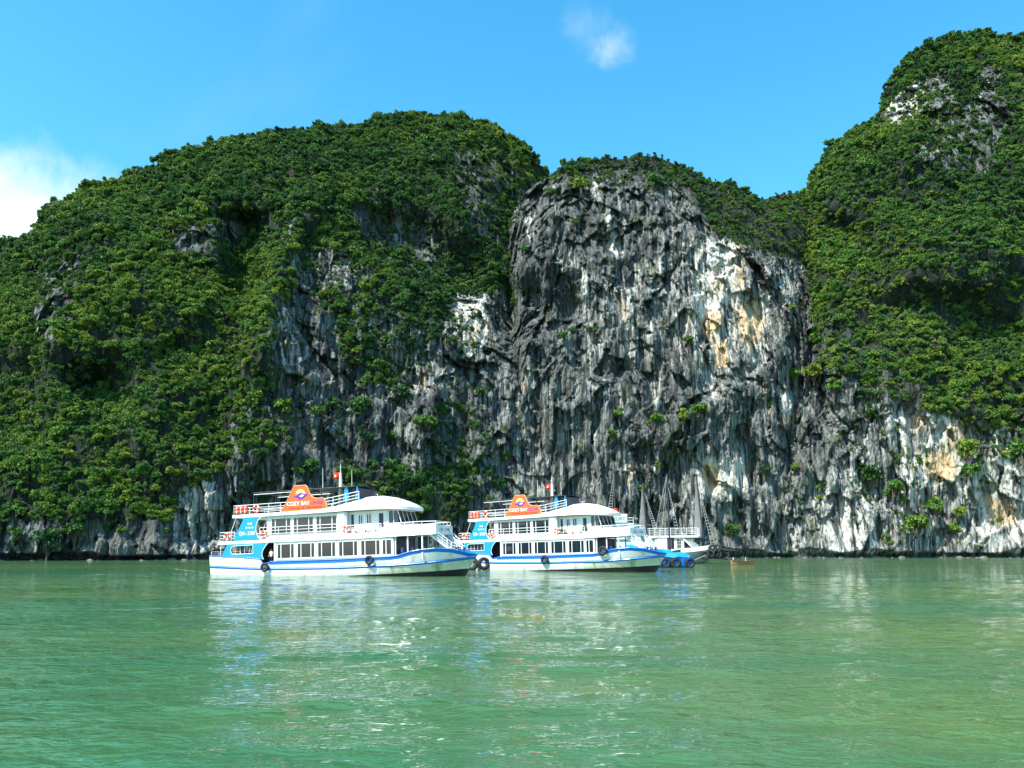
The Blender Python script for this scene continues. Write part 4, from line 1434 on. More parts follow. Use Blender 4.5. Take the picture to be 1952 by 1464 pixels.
    for s in (-1, 1):
        wall(m, -9.6, -0.45, 4.36, 7.06, s * 2.78, 0.12, [(a, b, 4.9, 6.8) for a, b in UW], WHITE)
        m.loft([[(-0.45, s * 3.12, 4.36), (-0.45, s * 2.78, 4.36), (-0.45, s * 2.78, 7.06), (-0.45, s * 3.12, 7.06)],
                [(0.35, s * 3.12, 4.36), (0.35, s * 2.7, 4.36), (0.35, s * 2.7, 7.06), (0.35, s * 3.12, 7.06)],
                [(0.62, s * 2.9, 4.36), (0.62, s * 2.5, 4.36), (0.62, s * 2.5, 7.06), (0.62, s * 2.9, 7.06)]], WHITE, closed=True)
    m.box(-9.6, -9.5, -2.72, 2.72, 4.36, 7.04, PALEBLUE)
    m.box(0.3, 0.4, -2.5, 2.5, 4.36, 7.04, WHITE)
    for i in range(6):
        x = -8.8 + i * 1.4
        for y in (-1.9, 1.9):
            m.box(x, x + 0.12, y - 0.5, y + 0.5, 4.36, 5.5, DARKIN)
    m.build('upper_cabin', B)
    for s in (-1, 1):
        for (a, b) in UW:
            window(B, a, b, 4.9, 6.8, s * 2.84, s, 0, sash=(0.2, 0.76))
        railing(B, [(-10.3, s * 3.18, 4.66), (-0.5, s * 3.18, 4.66)], 1.1, 3, 2.4)
    # upper cabin, set back forward block with wheelhouse
    m = MB()
    FW = [(0.75, 1.35, 4.45, 6.9), (1.75, 2.35, 5.6, 6.75), (2.75, 3.4, 5.65, 6.8), (4.15, 4.95, 4.45, 6.9)]
    for s in (-1, 1):
        wall(m, 0.4, 5.45, 4.36, 7.1, s * 2.3, 0.1, FW, PALEBLUE if False else WHITE)
        m.box(5.45, 6.9, s * 2.35 - .05, s * 2.35 + .05, 4.36, 5.58, WHITE)
    m.box(6.9, 7.0, -2.35, 2.35, 4.36, 5.58, WHITE); m.box(5.4, 7.2, -2.45, 2.45, 5.55, 5.62, WHITE)
    m.box(5.4, 6.6, -2.3, 2.3, 6.98, 7.1, WHITE)
    m.box(5.9, 6.6, -1.2, 1.2, 4.4, 5.6, DARKIN); m.box(0.42, 0.52, -2.2, 2.2, 4.4, 7, DARKIN)
    m.build('wheelhouse', B)
    for s in (-1, 1):
        for x0, x1, z0, z1 in FW:
            if z0 < 5:
                d = MB(); d.box(x0, x1, s * 2.3 - .03, s * 2.3 + .03, z0, z1, WHITE); d.box(x0 + .14, x1 - .14, s * 2.3 - .05, s * 2.3 + .05, 5.2, z1 - .14, DARKIN)
                dd = d.build('door', B)
                k = MB(); k.box(x1 - .11, x1 - .06, s * 2.33, s * 2.38, 5.4, 5.5, DARKSTEEL); k.build('handle', dd)
            else:
                window(B, x0, x1, z0, z1, s * 2.35, s, 0, sash=(0.5,))
        for a, b in ((5.5, 6.05), (6.12, 6.65)):
            g = MB(); g.loft([[(a, s * 2.34, 5.62), (b, s * 2.34, 5.62), (b - 0.1, s * 2.3, 6.98), (a - (0.0 if a < 6 else 0.08), s * 2.3, 6.98)],
                              [(a, s * 2.31, 5.62), (b, s * 2.31, 5.62), (b - 0.1, s * 2.27, 6.98), (a - (0.0 if a < 6 else 0.08), s * 2.27, 6.98)]], GLASS, closed=True)
            g.build('side_screen', B)
    for i in range(4):
        y0, y1 = -2.3 + i * 1.16, -2.3 + i * 1.16 + 1.08
        g = MB(); g.loft([[(6.98, y0, 5.62), (6.98, y1, 5.62), (6.55, y1, 6.98), (6.55, y0, 6.98)], [(6.95, y0, 5.62), (6.95, y1, 5.62), (6.52, y1, 6.98), (6.52, y0, 6.98)]], GLASS, closed=True)
        g.build('windscreen', B)
    m = MB()
    for y in (-2.34, -1.18, -0.02, 1.14, 2.32):
        m.tube((6.98, y, 5.6), (6.55, y, 7.0), 0.05, WHITE, n=5)
    for s in (-1, 1):
        m.tube((6.08, s * 2.33, 5.6), (6.0, s * 2.3, 7.0), 0.05, WHITE, n=5); m.tube((5.45, s * 2.33, 5.6), (5.42, s * 2.3, 7.0), 0.05, WHITE, n=5)
    m.build('screen_pillar', B)
    for s in (-1, 1):
        railing(B, [(0.65, s * 3.16, 4.66), (4.9, s * 3.12, 4.72)], 0.85, 3, 1.05)
    m = MB()                                           # benches and tables on the balcony
    for i in range(3):
        x = 1.2 + i * 1.25
        m.box(x, x + 0.75, -2.95, -2.5, 5.05, 5.1, WHITE); m.box(x + .33, x + .42, -2.77, -2.68, 4.36, 5.05, DARKSTEEL)
        m.box(x, x + 0.75, 2.5, 2.95, 5.05, 5.1, WHITE)
    m.build('balcony_table', B)
    # roof: flat sun deck aft, swelling into a white hood forward
    st = [(-13.93, 3.2, 7.04, 7.40, 7.42), (-10, 3.25, 7.05, 7.42, 7.46), (-3.2, 3.3, 7.10, 7.50, 7.62), (-1.2, 3.32, 7.13, 7.58, 8.0), (0.6, 3.34, 7.16, 7.62, 8.5), (2.4, 3.34, 7.18, 7.64, 8.85),
          (4.0, 3.32, 7.18, 7.63, 8.86), (5.4, 3.2, 7.15, 7.58, 8.6), (6.6, 2.9, 7.10, 7.50, 8.2), (7.4, 2.45, 7.04, 7.42, 7.85), (7.95, 1.7, 6.98, 7.33, 7.55), (8.2, 0.7, 6.95, 7.28, 7.36)]
    secs = []
    for x, w_, zb, zt, zc in st:
        s_ = [(x, -w_, zb), (x, -w_ - .02, zt)]
        for k in range(1, 12):
            u = -1 + 2 * k / 12
            s_.append((x, u * w_, zt + (zc - zt) * (1 - abs(u) ** 2.4)))
        s_ += [(x, w_ + .02, zt), (x, w_, zb), (x, 0, zb - 0.02)]
        secs.append(s_)
    m = MB(); m.loft(secs, WHITE, closed=True)
    roof = m.build('roof', B, smooth=True)
    # sun deck rails
    for s in (-1, 1):
        railing(B, [(-13.8, s * 3.1, 7.41), (-3.0, s * 3.15, 7.52), (-1.0, s * 3.0, 7.75), (1.9, s * 2.4, 8.3)], 1.05, 3, 1.6)
    railing(B, [(-13.8, -3.1, 7.41), (-13.8, 3.1, 7.41)], 1.05, 3, 1.55)
    # awning frame over the sun deck
    m = MB()
    m.loft([[(-4.4, -2.5, 9.98), (-4.4, 0, 10.15), (-4.4, 2.5, 9.98), (-4.4, 2.5, 9.86), (-4.4, 0, 10.05), (-4.4, -2.5, 9.86)], [(1.5, -2.4, 10.02), (1.5, 0, 10.15), (1.5, 2.4, 10.02), (1.5, 2.4, 9.9), (1.5, 0, 10.08), (1.5, -2.4, 9.9)]], AWNING, closed=True)
    aw = m.build('awning', B)
    m = MB()
    for s in (-1, 1):
        m.tube((-11.6, s * 2.5, 9.9), (1.5, s * 2.5, 9.95), 0.05, DARKSTEEL); m.tube((-11.6, s * 2.5, 9.7), (-4.4, s * 2.5, 9.76), 0.035, STEEL)
        for x in (-11.55, -8.65, -5.6, -2.8, -0.3):
            m.tube((x, s * 2.5, 7.45), (x, s * 2.5, 9.92), 0.045, DARKSTEEL)
    for x in (-11.55, -8.65, -5.6):
        m.tube((x, -2.5, 9.92), (x, 2.5, 9.92), 0.04, DARKSTEEL)
    m.build('awning_frame', aw)
    for x0, wd in ((0.0, 0.75), (1.5, 0.35)):
        for s in (-1,):
            p = MB(); p.plate([(x0 - .1, 8.45), (x0 + wd, 8.45), (x0 + wd * .6, 9.95), (x0 + .15, 9.95)], s * 2.3, s * 2.36, CYAN); p.build('end_panel', aw)
    m = MB(); m.box(0.3, 1.6, -1.9, 1.9, 8.5, 9.8, DARKIN); m.build('locker', B)
    # orange sign board
    m = MB()
    out = [(-7.49, 7.45), (-6.95, 8.2), (-6.67, 8.67), (-6.25, 9.5), (-5.86, 10.2), (-5.7, 10.33), (-4.3, 10.33), (-4.12, 10.2), (-3.75, 9.35), (-3.45, 8.95), (-3.0, 8.78), (-2.1, 8.76), (-1.88, 8.62), (-1.70, 8.1), (-1.58, 7.5)]
    m.plate(out, -3.26, -3.12, ORANGE, edge=ORANGE_LITE)
    sg = m.build('sign_board', B)
    m = MB()
    edge = [(x, -3.27, z) for x, z in out]
    m.path(edge + edge[:1], 0.045, ORANGE_LITE, 5)
    m.build('sign_border', sg)
    m = MB()
    a = arc(-4.95, 9.30, 0.62, 8, 172, 14); b = arc(-4.95, 9.30, 0.44, 172, 8, 14)
    m.plate(a + b, -3.29, -3.27, YELLOW)
    a = arc(-4.95, 9.30, 0.36, 15, 165, 12); b = arc(-4.95, 9.30, 0.24, 165, 15, 12)
    m.plate(a + b, -3.29, -3.27, YELLOW)
    m.plate([(-5.95, 9.12), (-5.45, 9.2), (-5.15, 9.42), (-4.7, 9.45), (-4.3, 9.28), (-3.95, 9.36), (-4.35, 9.08), (-4.7, 8.82), (-5.1, 8.78), (-5.4, 9.0)], -3.30, -3.275, PURPLE)
    m.plate([(-5.1, 9.1), (-4.75, 9.3), (-4.45, 9.2), (-4.8, 9.0)], -3.315, -3.305, WHITEPRINT)
    m.build('emblem', sg)
    lettering('COZY BAY', -6.72, 8.1, 0.62, -3.285, WHITEPRINT, sg, width=2.95)
    lettering('CRUISE', -3.68, 8.14, 0.46, -3.285, PURPLE, sg, width=1.55)
    lettering('Travel & Services', -6.5, 7.68, 0.42, -3.285, REDPRINT, sg, italic=0.35, width=4.3)
    # stern quarter panels
    up = [(-12.35, 7.03), (-10.05, 7.03)] + [(-10.45, 6.7), (-10.7, 6.2), (-10.78, 5.65), (-10.68, 5.1), (-10.45, 4.7), (-10.1, 4.37)] + [(-13.8, 4.37)]
    low = [(-14.6, 4.0), (-9.15, 4.0), (-9.55, 3.6), (-9.85, 3.15), (-9.95, 2.7), (-9.85, 2.35), (-9.75, 2.15), (-10.6, 2.25), (-15.35, 2.62)]
    hole = [(-11.12, 2.85), (-11.12, 3.83), (-13.6, 3.83), (-13.95, 3.7), (-14.1, 3.4), (-14.05, 3.05), (-13.85, 2.85)]
    for s in (-1, 1):
        m = MB(); m.plate(up, s * 3.12, s * 3.24, CYAN)
        qp = m.build('quarter_panel', B)
        m = MB(); m.path([(x, s * 3.245, z) for x, z in up[1:8]], 0.05, WHITE, 5); m.build('white_edging', qp)
        if s < 0:
            lettering('\u2605 \u2605', -11.85, 6.2, 0.5, -3.247, WHITEPRINT, qp, width=0.75) if False else None
            m = MB()
            for x, z in ((-11.75, 6.3), (-11.4, 6.3), (-12.0, 5.85), (-11.6, 5.85), (-11.2, 5.85)):
                m.plate([(x + .17 * (1 if k % 2 == 0 else .45) * math.sin(k * math.pi / 5), z + .17 * (1 if k % 2 == 0 else .45) * math.cos(k * math.pi / 5)) for k in range(10)], -3.26, -3.242, WHITEPRINT)
            m.build('stars', qp)
            lettering(reg, -13.0, 5.0, 0.62, -3.247, WHITEPRINT, qp, width=2.05)
        m = MB(); m.plate(low, s * 3.12, s * 3.26, CYAN, holes=[hole])
        lp = m.build('quarter_panel', B)
        m = MB(); m.path([(x, s * 3.265, z) for x, z in hole + hole[:1]], 0.04, WHITE, 5); m.build('opening_trim', lp)
        m = MB(); m.path([(x, s * 3.265, z) for x, z in low[1:7]], 0.045, WHITE, 5); m.build('white_edging', lp)
    m = MB(); m.box(-13.4, -11.2, -2.2, 2.2, 1.6, 3.0, INTERIOR); m.box(-10.9, -10.8, -3.0, 3.0, 1.57, 4.0, DARKIN)
    for i in range(5):
        m.tube((-13.6 + i * .6, -3.0, 2.6), (-13.6 + i * .6, -3.0, 3.9), 0.03, STEEL, n=5)
    m.build('galley', B)
    # stern: rail, posts, ropes of the upper deck
    for s in (-1, 1):
        railing(B, [(-15.6, s * 3.15, 4.37), (-13.6, s * 3.18, 4.37)], 1.05, 3, 1.0)
    railing(B, [(-15.6, -3.15, 4.37), (-15.6, 3.15, 4.37)], 1.05, 3, 1.05)
    railing(B, [(-17.0, -2.85, 2.75), (-17.0, 2.85, 2.75)], 0.5, 2, 1.4)
    m = MB()
    for s in (-1, 1):
        m.tube((-15.6, s * 3.05, 2.7), (-15.5, s * 3.1, 4.02), 0.05, WHITE); m.tube((-14.6, s * 3.1, 4.37), (-13.5, s * 3.1, 7.05), 0.04, STEEL)
    m.build('stern_post', B)
    # masts and aerials
    m = MB(); m.tube((-1.85, 0.4, 8.0), (-1.85, 0.4, 11.9), 0.32, WHITE, 0.14, 12); m.tube((-1.85, 0.4, 11.9), (-1.85, 0.4, 13.0), 0.05, WHITE, 0.03)
    m.build('mast', B, smooth=True)
    m = MB(); m.tube((-3.95, 0.0, 10.1), (-3.95, 0, 12.6), 0.035, STEEL, 0.02); m.build('aerial', B)
    m = MB(); m.tube((-0.5, 0.6, 10.1), (-0.5, 0.6, 12.2), 0.035, STEEL, 0.02); m.build('aerial', B)
    # flag: rippling red cloth with a yellow star
    m = MB(); nx, nz = 8, 3
    fz = lambda i: 0.12 * math.sin(i * 1.1)
    vs = [(-2.05 - 0.75 * i / nx, 0.4 + fz(i), 11.3 + 0.72 * j / nz - 0.14 * i / nx) for i in range(nx + 1) for j in range(nz + 1)]
    fs = [(i * (nz + 1) + j, (i + 1) * (nz + 1) + j, (i + 1) * (nz + 1) + j + 1, i * (nz + 1) + j + 1) for i in range(nx) for j in range(nz)]
    m.add(vs, fs, FLAGRED)
    fl = m.build('flag', B, smooth=True)
    sm = fl.modifiers.new('cloth_thickness', 'SOLIDIFY'); sm.thickness = 0.012
    m = MB(); m.plate([(-2.42 + .2 * (1 if k % 2 == 0 else .4) * math.sin(k * math.pi / 5), 11.58 + .2 * (1 if k % 2 == 0 else .4) * math.cos(k * math.pi / 5)) for k in range(10)], 0.20, 0.22, YELLOW); m.build('star', fl)
    return B


P1 = (Vector((-18.029, 90.886, 0.0)), math.radians(-16.0), math.radians(2.1))
P2 = (Vector((7.246, 109.298, 0.20)), math.radians(-32.4), math.radians(1.5))


def pose(o, P):
    o.matrix_world = Matrix.Translation(P[0]) @ Matrix.Rotation(P[1], 4, 'Z') @ Matrix.Rotation(-P[2], 4, 'Y')


boat1 = cruise_boat('nearer white and blue two storey cruise boat with orange sign, left of the other', 'QN - 5188', [0, 2, 7, 1, 2, 0])
boat2 = cruise_boat('second white and blue cruise boat, its stern behind the bow of the nearer one', 'QN - 5168', [0, 0, 2, 7, 5, 3])
pose(boat1, P1); pose(boat2, P2)


def on_boat(P, x, y, z):
    return (Matrix.Translation(P[0]) @ Matrix.Rotation(P[1], 4, 'Z') @ Matrix.Rotation(-P[2], 4, 'Y')) @ Vector((x, y, z))


# life rings, life jackets and tyres hang on the boats: things of their own
m = MB(); m.torus((0, 0, 0), 0.34, 0.10, RINGRED, 'y', 24, 10, 0.7, WHITE)
ring0 = m.build('life_ring', None, smooth=True)
m = MB(); m.torus((0, 0, 0), 0.60, 0.24, RUBBER, 'y', 28, 12, 0.85)
for i in range(28):
    t = 2 * math.pi * i / 28
    m.box(0.83 * math.cos(t) - .03, 0.83 * math.cos(t) + .03, -.14, .14, 0.83 * math.sin(t) - .03, 0.83 * math.sin(t) + .03, RUBBER)
tyre0 = m.build('tyre', None, smooth=True)
used = set()


def hang(src, P, x, y, z, label, cat, group, s=1.0, rz=0.0):
    o = src if src.name not in used else src.copy()
    if o is not src:
        COL.objects.link(o)
    used.add(src.name)
    o.location = on_boat(P, x, y, z); o.rotation_euler = (random.uniform(-.05, .05), random.uniform(0, 3), P[1] + rz)
    o.scale = (s, s, s)
    tag(o, label, cat, group)
    return o


GR, GT = 'life rings hung on the boats', 'tyre fenders hung on the boats'
for P, w in ((P1, 'nearer'), (P2, 'second')):
    hang(ring0, P, -9.75, -3.3, 4.98, f'life ring beside the blue quarter panel on the {w} cruise boat', 'life ring', GR, 1.15)
    hang(ring0, P, -10.75, -3.24, 8.0, f'life ring on the sun deck rail left of the {w} boat sign', 'life ring', GR, 1.1)
    hang(ring0, P, 0.75, -3.28, 5.1, f'life ring on the balcony rail amidships on the {w} cruise boat', 'life ring', GR, 1.05)
    hang(ring0, P, -14.55, -3.28, 4.95, f'life ring on the stern rail of the {w} cruise boat', 'life ring', GR, 1.1)
hang(tyre0, P1, -9.45, -3.5, 1.25, 'small tyre fender beside the doorway of the nearer boat', 'tyre', GT, 0.62)
hang(tyre0, P1, 3.6, -3.55, 1.62, 'tyre lying on the blue rail of the nearer boat', 'tyre', GT, 0.6)
hang(tyre0, P2, -14.9, -3.65, 1.0, 'left tyre of the three at the second boat stern', 'tyre', GT, 1.08, 0.4)
hang(tyre0, P2, -12.9, -3.75, 1.0, 'middle tyre of the three at the second boat stern', 'tyre', GT, 1.12, 0.3)
hang(tyre0, P2, -10.9, -3.75, 1.0, 'right tyre of the three at the second boat stern', 'tyre', GT, 1.08, 0.9)
hang(tyre0, P2, -1.1, -3.55, 1.35, 'tyre fender on the white hull side amidships of the second boat', 'tyre', GT, 0.7)
hang(tyre0, P2, 7.6, -3.5, 2.35, 'tyre fender on the bow bulwark of the second boat', 'tyre', GT, 0.75)


def jackets(P, w):
    """a stack of orange life jackets tied to the rail"""
    e = empty('life_jackets')
    tag(e, f'bundle of orange life jackets on the stern sun deck rail of the {w} boat', 'life jackets', 'life jackets on the sun decks')
    for i in range(6):
        m = MB(); x = -13.5 + (i % 3) * 0.55; z = 7.5 + (i // 3) * 0.42
        m.loft([[(x, -3.28, z), (x + .5, -3.30, z), (x + .5, -3.12, z), (x, -3.12, z)], [(x + .04, -3.36, z + .2), (x + .46, -3.38, z + .2), (x + .46, -3.1, z + .2), (x + .04, -3.1, z + .2)],
                [(x + .02, -3.28, z + .40), (x + .48, -3.28, z + .40), (x + .48, -3.14, z + .40), (x + .02, -3.14, z + .40)]], RINGRED if i % 2 else ORANGE, closed=True)
        j = m.build('life_jacket', e, bevel=0.02)
        m = MB(); m.box(x + .22, x + .28, -3.392, -3.375, z + .03, z + .37, WHITE); m.build('strap', j)
    pose(e, P)


jackets(P1, 'nearer'); jackets(P2, 'second')


# potted plants on the second boat
for k, (x, y, z, lab) in enumerate(((1.3, -2.75, 4.4, 'potted plant beside the life ring on the second boat balcony'), (4.6, -2.7, 4.4, 'potted plant on the second boat balcony below the wheelhouse'),
                                    (8.3, -2.2, 4.35, 'potted plant on the fore deck of the second boat'))):
    e = empty('potted_plant', on_boat(P2, x, y, z)); tag(e, lab, 'potted plant', 'potted plants on the second boat')
    m = MB(); m.tube((0, 0, 0), (0, 0, 0.42), 0.17, WOOD, 0.24, 12); m.build('pot', e)
    c = bpy.data.objects.new('leaves', CROWNS[k]); COL.objects.link(c); c.parent = e; c.location = (0, 0, 0.4); c.scale = (0.55, 0.55, 0.75)


# ------------------------------------------------------------------ the deckhand in the doorway
def person(loc, rz, label):
    """one continuous body grown over a skeleton of joints"""
    e = empty('person', loc, (0, 0, rz)); tag(e, label, 'person')
    J = [((0, 0, .92), .135), ((0, .0, 1.10), .125), ((0, .0, 1.28), .150), ((0, 0, 1.42), .095), ((0, -.01, 1.50), .058), ((0, -.02, 1.58), .085), ((0, -.02, 1.67), .095), ((0, -.01, 1.73), .055)]
    E = [(i, i + 1) for i in range(7)]
    for s in (-1, 1):
        b = len(J)
        J += [((s * .17, 0, 1.40), .062), ((s * .21, .03, 1.15), .047), ((s * .20, -.14, .97), .038), ((s * .19, -.20, .91), .036)]
        E += [(3, b), (b, b + 1), (b + 1, b + 2), (b + 2, b + 3)]
        for f in range(4):
            c = len(J); q = s * (.165 + .016 * f)
            J += [((q, -.245, .885 - .003 * f), .0095), ((q, -.275, .855), .0085)]
            E += [(b + 3, c), (c, c + 1)]
        c = len(J); J += [((s * .155, -.215, .905), .011), ((s * .14, -.245, .895), .010)]; E += [(b + 3, c), (c, c + 1)]
        b = len(J)
        J += [((s * .09, 0, .86), .095), ((s * .10, -.02, .48), .062), ((s * .10, .02, .09), .043), ((s * .105, -.13, .04), .040)]
        E += [(0, b), (b, b + 1), (b + 1, b + 2), (b + 2, b + 3)]
    me = bpy.data.meshes.new('body'); me.from_pydata([j[0] for j in J], E, [])
    o = bpy.data.objects.new('body', me); COL.objects.link(o); o.parent = e
    md = o.modifiers.new('skin', 'SKIN'); sv = me.skin_vertices[0].data if me.skin_vertices else None
    if sv is None:
        bm = bmesh.new(); bm.from_mesh(me); bm.verts.layers.skin.verify(); bm.to_mesh(me); bm.free(); sv = me.skin_vertices[0].data
    for v_, j in zip(sv, J):
        v_.radius = (j[1], j[1] * .85)
    sv[0].use_root = True
    ss = o.modifiers.new('smooth', 'SUBSURF'); ss.levels = 1; ss.render_levels = 1
    bpy.context.view_layer.update()
    dg = bpy.context.evaluated_depsgraph_get()
    m2 = bpy.data.meshes.new_from_object(o.evaluated_get(dg))
    o.modifiers.clear(); o.data = m2
    m2.materials.clear()
    for q in (SKIN, SHIRT, TROUSER):
        m2.materials.append(q)
    for p_ in m2.polygons:
        c = p_.center; p_.use_smooth = True
        p_.material_index = 2 if c.z < 0.93 and abs(c.x) < .19 and not (c.y < -.12 and c.z > .5) else 1 if c.z < 1.46 and not (abs(c.x) > .16 and c.z < 1.2) else 0
    m = MB()
    n = 10
    vs = []; fs = []
    for i in range(5):
        for j in range(n):
            a = 2 * math.pi * j / n; t = i / 4 * math.pi / 2
            vs.append((0.103 * math.cos(a) * math.cos(t), -.012 + 0.108 * math.sin(a) * math.cos(t), 1.665 + (0.115 * math.sin(t)) - (0.04 if math.sin(a) > .2 and i == 0 else 0)))
    for i in range(4):
        for j in range(n):
            fs.append((i * n + j, i * n + (j + 1) % n, (i + 1) * n + (j + 1) % n, (i + 1) * n + j))
    m.add(vs, fs, HAIR); m.build('hair', e, smooth=True)
    m = MB()
    for s in (-1, 1):
        m.tube((s * .035, -.108, 1.645), (s * .035, -.118, 1.645), .012, HAIR, n=6)
        m.tube((s * .095, -.02, 1.61), (s * .108, -.015, 1.66), .018, SKIN, n=6)
    m.tube((0, -.10, 1.645), (0, -.135, 1.61), .012, SKIN, .02, 6)
    m.box(-.028, .028, -.117, -.105, 1.572, 1.582, REDPRINT)
    m.build('face', e)


person(on_boat(P1, -9.0, -2.95, 1.56), P1[1] + 0.15, 'person in white shirt and dark trousers standing in the nearer boat doorway')

# ------------------------------------------------------------------ junk behind: masts with furled sails and rope ladders


def mast_set(parent, x, z0, z1, rake, sail, ladder_side, r=0.13, stays=True, flag=None):
    m = MB(); top = Vector((x + rake, 0, z1)); bot = Vector((x, 0, z0))
    m.tube(bot, top, r, DARKSTEEL, r * 0.45, 8); m.box(top.x - .2, top.x + .2, -.12, .12, z1 - .12, z1, DARKSTEEL)
    ms_ = m.build('mast', parent)
    if sail:
        m = MB(); n = 14; secs = []
        for i in range(n + 1):
            f = i / n; c = top.lerp(bot, 0.02 + 0.80 * f)
            w = sail * (0.06 + 0.94 * f ** 1.15); d = 0.12 + 0.16 * f
            wob = 0.10 * math.sin(i * 2.1)
            secs.append([(c.x - .16 - w, -d * .3 + wob, c.z), (c.x - .16 - w * .6, -d + wob, c.z), (c.x - .16, -d * .4, c.z), (c.x - .16, d * .4, c.z), (c.x - .16 - w * .6, d + wob, c.z)])
        m.loft(secs, SAILGREY, closed=True); m.build('furled_sail', ms_, smooth=True)
    m = MB(); s = ladder_side
    a = top.lerp(bot, 0.12); b0 = Vector((bot.x + s * 2.2, 1.6, z0)); b1 = Vector((bot.x + s * 1.2, 2.2, z0))
    m.tube(a, b0, 0.03, ROPE, n=4); m.tube(a, b1, 0.03, ROPE, n=4)
    k = 22
    for i in range(1, k):
        m.tube(a.lerp(b0, i / k), a.lerp(b1, i / k), 0.035, ROPE, n=4)
    m.build('rope_ladder', ms_)
    if stays:
        m = MB()
        m.tube(top, bot + Vector((-s * 3.2, -1.0, 0)), 0.03, ROPE, n=4); m.tube(top, bot + Vector((-s * 2.0, 1.4, 0)), 0.03, ROPE, n=4)
        m.build('stay', ms_)
    if flag:
        m = MB(); vs = []; fs = []
        for i in range(6):
            for j in range(3):
                vs.append((bot.x - .55 + i * .22, 0.1 * math.sin(i * 1.4) - .16, flag + j * .6))
        fs = [(i * 3 + j, i * 3 + 3 + j, i * 3 + 4 + j, i * 3 + 1 + j) for i in range(5) for j in range(2)]
        m.add(vs, fs, FLAGRED); f_ = m.build('flag', ms_); f_.modifiers.new('cloth_thickness', 'SOLIDIFY').thickness = .02
    return ms_


JK = empty('junk_boat'); tag(JK, 'three masted junk with furled grey sails moored behind the second cruise boat', 'junk')
m = MB()
secs = []
for x, b, zt, zk in ((-12, 2.2, 3.4, -.6), (-9, 3.0, 2.7, -1), (0, 3.3, 2.2, -1), (4, 2.9, 2.3, -1), (7, 1.5, 2.6, -.6), (8.4, .15, 2.9, .6)):
    secs.append([(x, -b, zt), (x, -b * .85, .4), (x, 0, zk), (x, b * .85, .4), (x, b, zt), (x, 0, zt - .3)])
m.loft(secs, DARKWOOD, closed=True); m.build('hull', JK, smooth=True)
m = MB(); m.box(-10, 3.6, -2.5, 2.5, 2.1, 4.6, PALEBLUE); m.box(-10.3, 4.0, -2.8, 2.8, 4.6, 4.8, PALEBLUE)
m.box(-7, 0.6, -2.2, 2.2, 4.8, 7.2, PALEBLUE); m.box(-7.4, 0.9, -2.5, 2.5, 7.2, 7.4, PALEBLUE)
m.build('cabin', JK)
for k in range(3):
    w = MB(); w.box(-6.4 + k * 1.95, -5.1 + k * 1.95, -2.26, -2.19, 5.5, 6.8, WHITE); w_ = w.build('window', JK)
    w = MB(); w.box(-6.3 + k * 1.95, -5.2 + k * 1.95, -2.275, -2.262, 5.6, 6.7, GLASS); w.build('pane', w_)
railing(JK, [(-7.2, -2.4, 7.4), (0.8, -2.4, 7.4)], 0.9, 2, 1.5)
m = MB(); m.box(-3.9, -0.2, -2.66, -2.58, 7.5, 8.85, PALEBLUE); m.box(-3.95, -0.15, -2.68, -2.56, 8.85, 8.95, WHITE); sb = m.build('sign_board', JK)
lettering('LUXURY', -3.7, 7.85, 0.85, -2.67, DARKPRINT, sb, width=3.2)
JX, JY, JA = 20.9, 138.0, math.radians(-20)
JK.location = (JX, JY, 0); JK.rotation_euler = (0, 0, JA)
mast_set(JK, -2.95, 6.0, 18.4, 0.05, 0, -1, 0.19, False, 8.9)
mast_set(JK, 2.75, 4.2, 14.4, -0.55, 1.25, 1, 0.18, False)
mast_set(JK, 6.6, 2.0, 15.9, -0.25, 0, 1, 0.16, True)

# ------------------------------------------------------------------ white sailing boat whose bow sticks out right of the second cruise boat
WB = empty('sailing_boat'); tag(WB, 'white boat with balcony, bow stairs and dark mast, bow beside the tyres', 'tour boat')
m = MB(); secs = []
for x, b, zt, zk, sh in ((-14, 2.6, 2.0, -1, 0), (-4, 3.2, 2.0, -1.2, 0), (4, 3.1, 2.1, -1.1, 0), (8, 2.5, 2.35, -.8, .6), (10.5, 1.5, 2.7, -.5, 1.6), (12.2, .12, 3.0, .1, 2.6)):
    secs.append([(x, -b, zt), (x - sh * .5, -b * .75, .5), (x - sh, 0, zk), (x - sh * .5, b * .75, .5), (x, b, zt), (x, 0, zt - .25)])
m.loft(secs, GREYGREEN, closed=True); m.build('hull', WB, smooth=True)
m = MB()
for s in (-1, 1):
    m.loft([[(x, s * b, z), (x, s * (b + .02), z + h), (x, s * (b - .12), z + h), (x, s * (b - .12), z)] for x, b, z, h in ((3, 3.15, 2.1, .7), (8, 2.55, 2.34, .85), (10.5, 1.55, 2.68, .9), (12.15, .2, 3.0, .85))], WHITE, closed=True)
m.build('bulwark', WB)
m = MB(); m.box(-12, 3.2, -2.7, 2.7, 2.0, 5.2, WHITE); m.box(3.2, 4.2, -2.6, -2.4, 2.1, 5.2, DARKIN); m.box(3.3, 3.4, -2.6, 2.6, 2.1, 5.2, DARKIN)
m.build('cabin', WB)
for x in (4.6, 6.0):
    m = MB(); m.box(x, x + .55, -2.4, -2.1, 2.1, 5.25, WHITE); m.build('post', WB)
m = MB(); m.box(-12.5, 9.6, -2.9, 2.9, 5.25, 5.62, WHITE); m.build('upper_deck', WB, bevel=.03)
railing(WB, [(-12.3, -2.8, 5.62), (9.4, -2.8, 5.62), (9.4, 2.8, 5.62)], 1.5, 4, 1.1, r=.035, post_r=.045)
m = MB()
a0, a1 = Vector((6.3, -2.7, 5.2)), Vector((9.0, -2.0, 2.5))
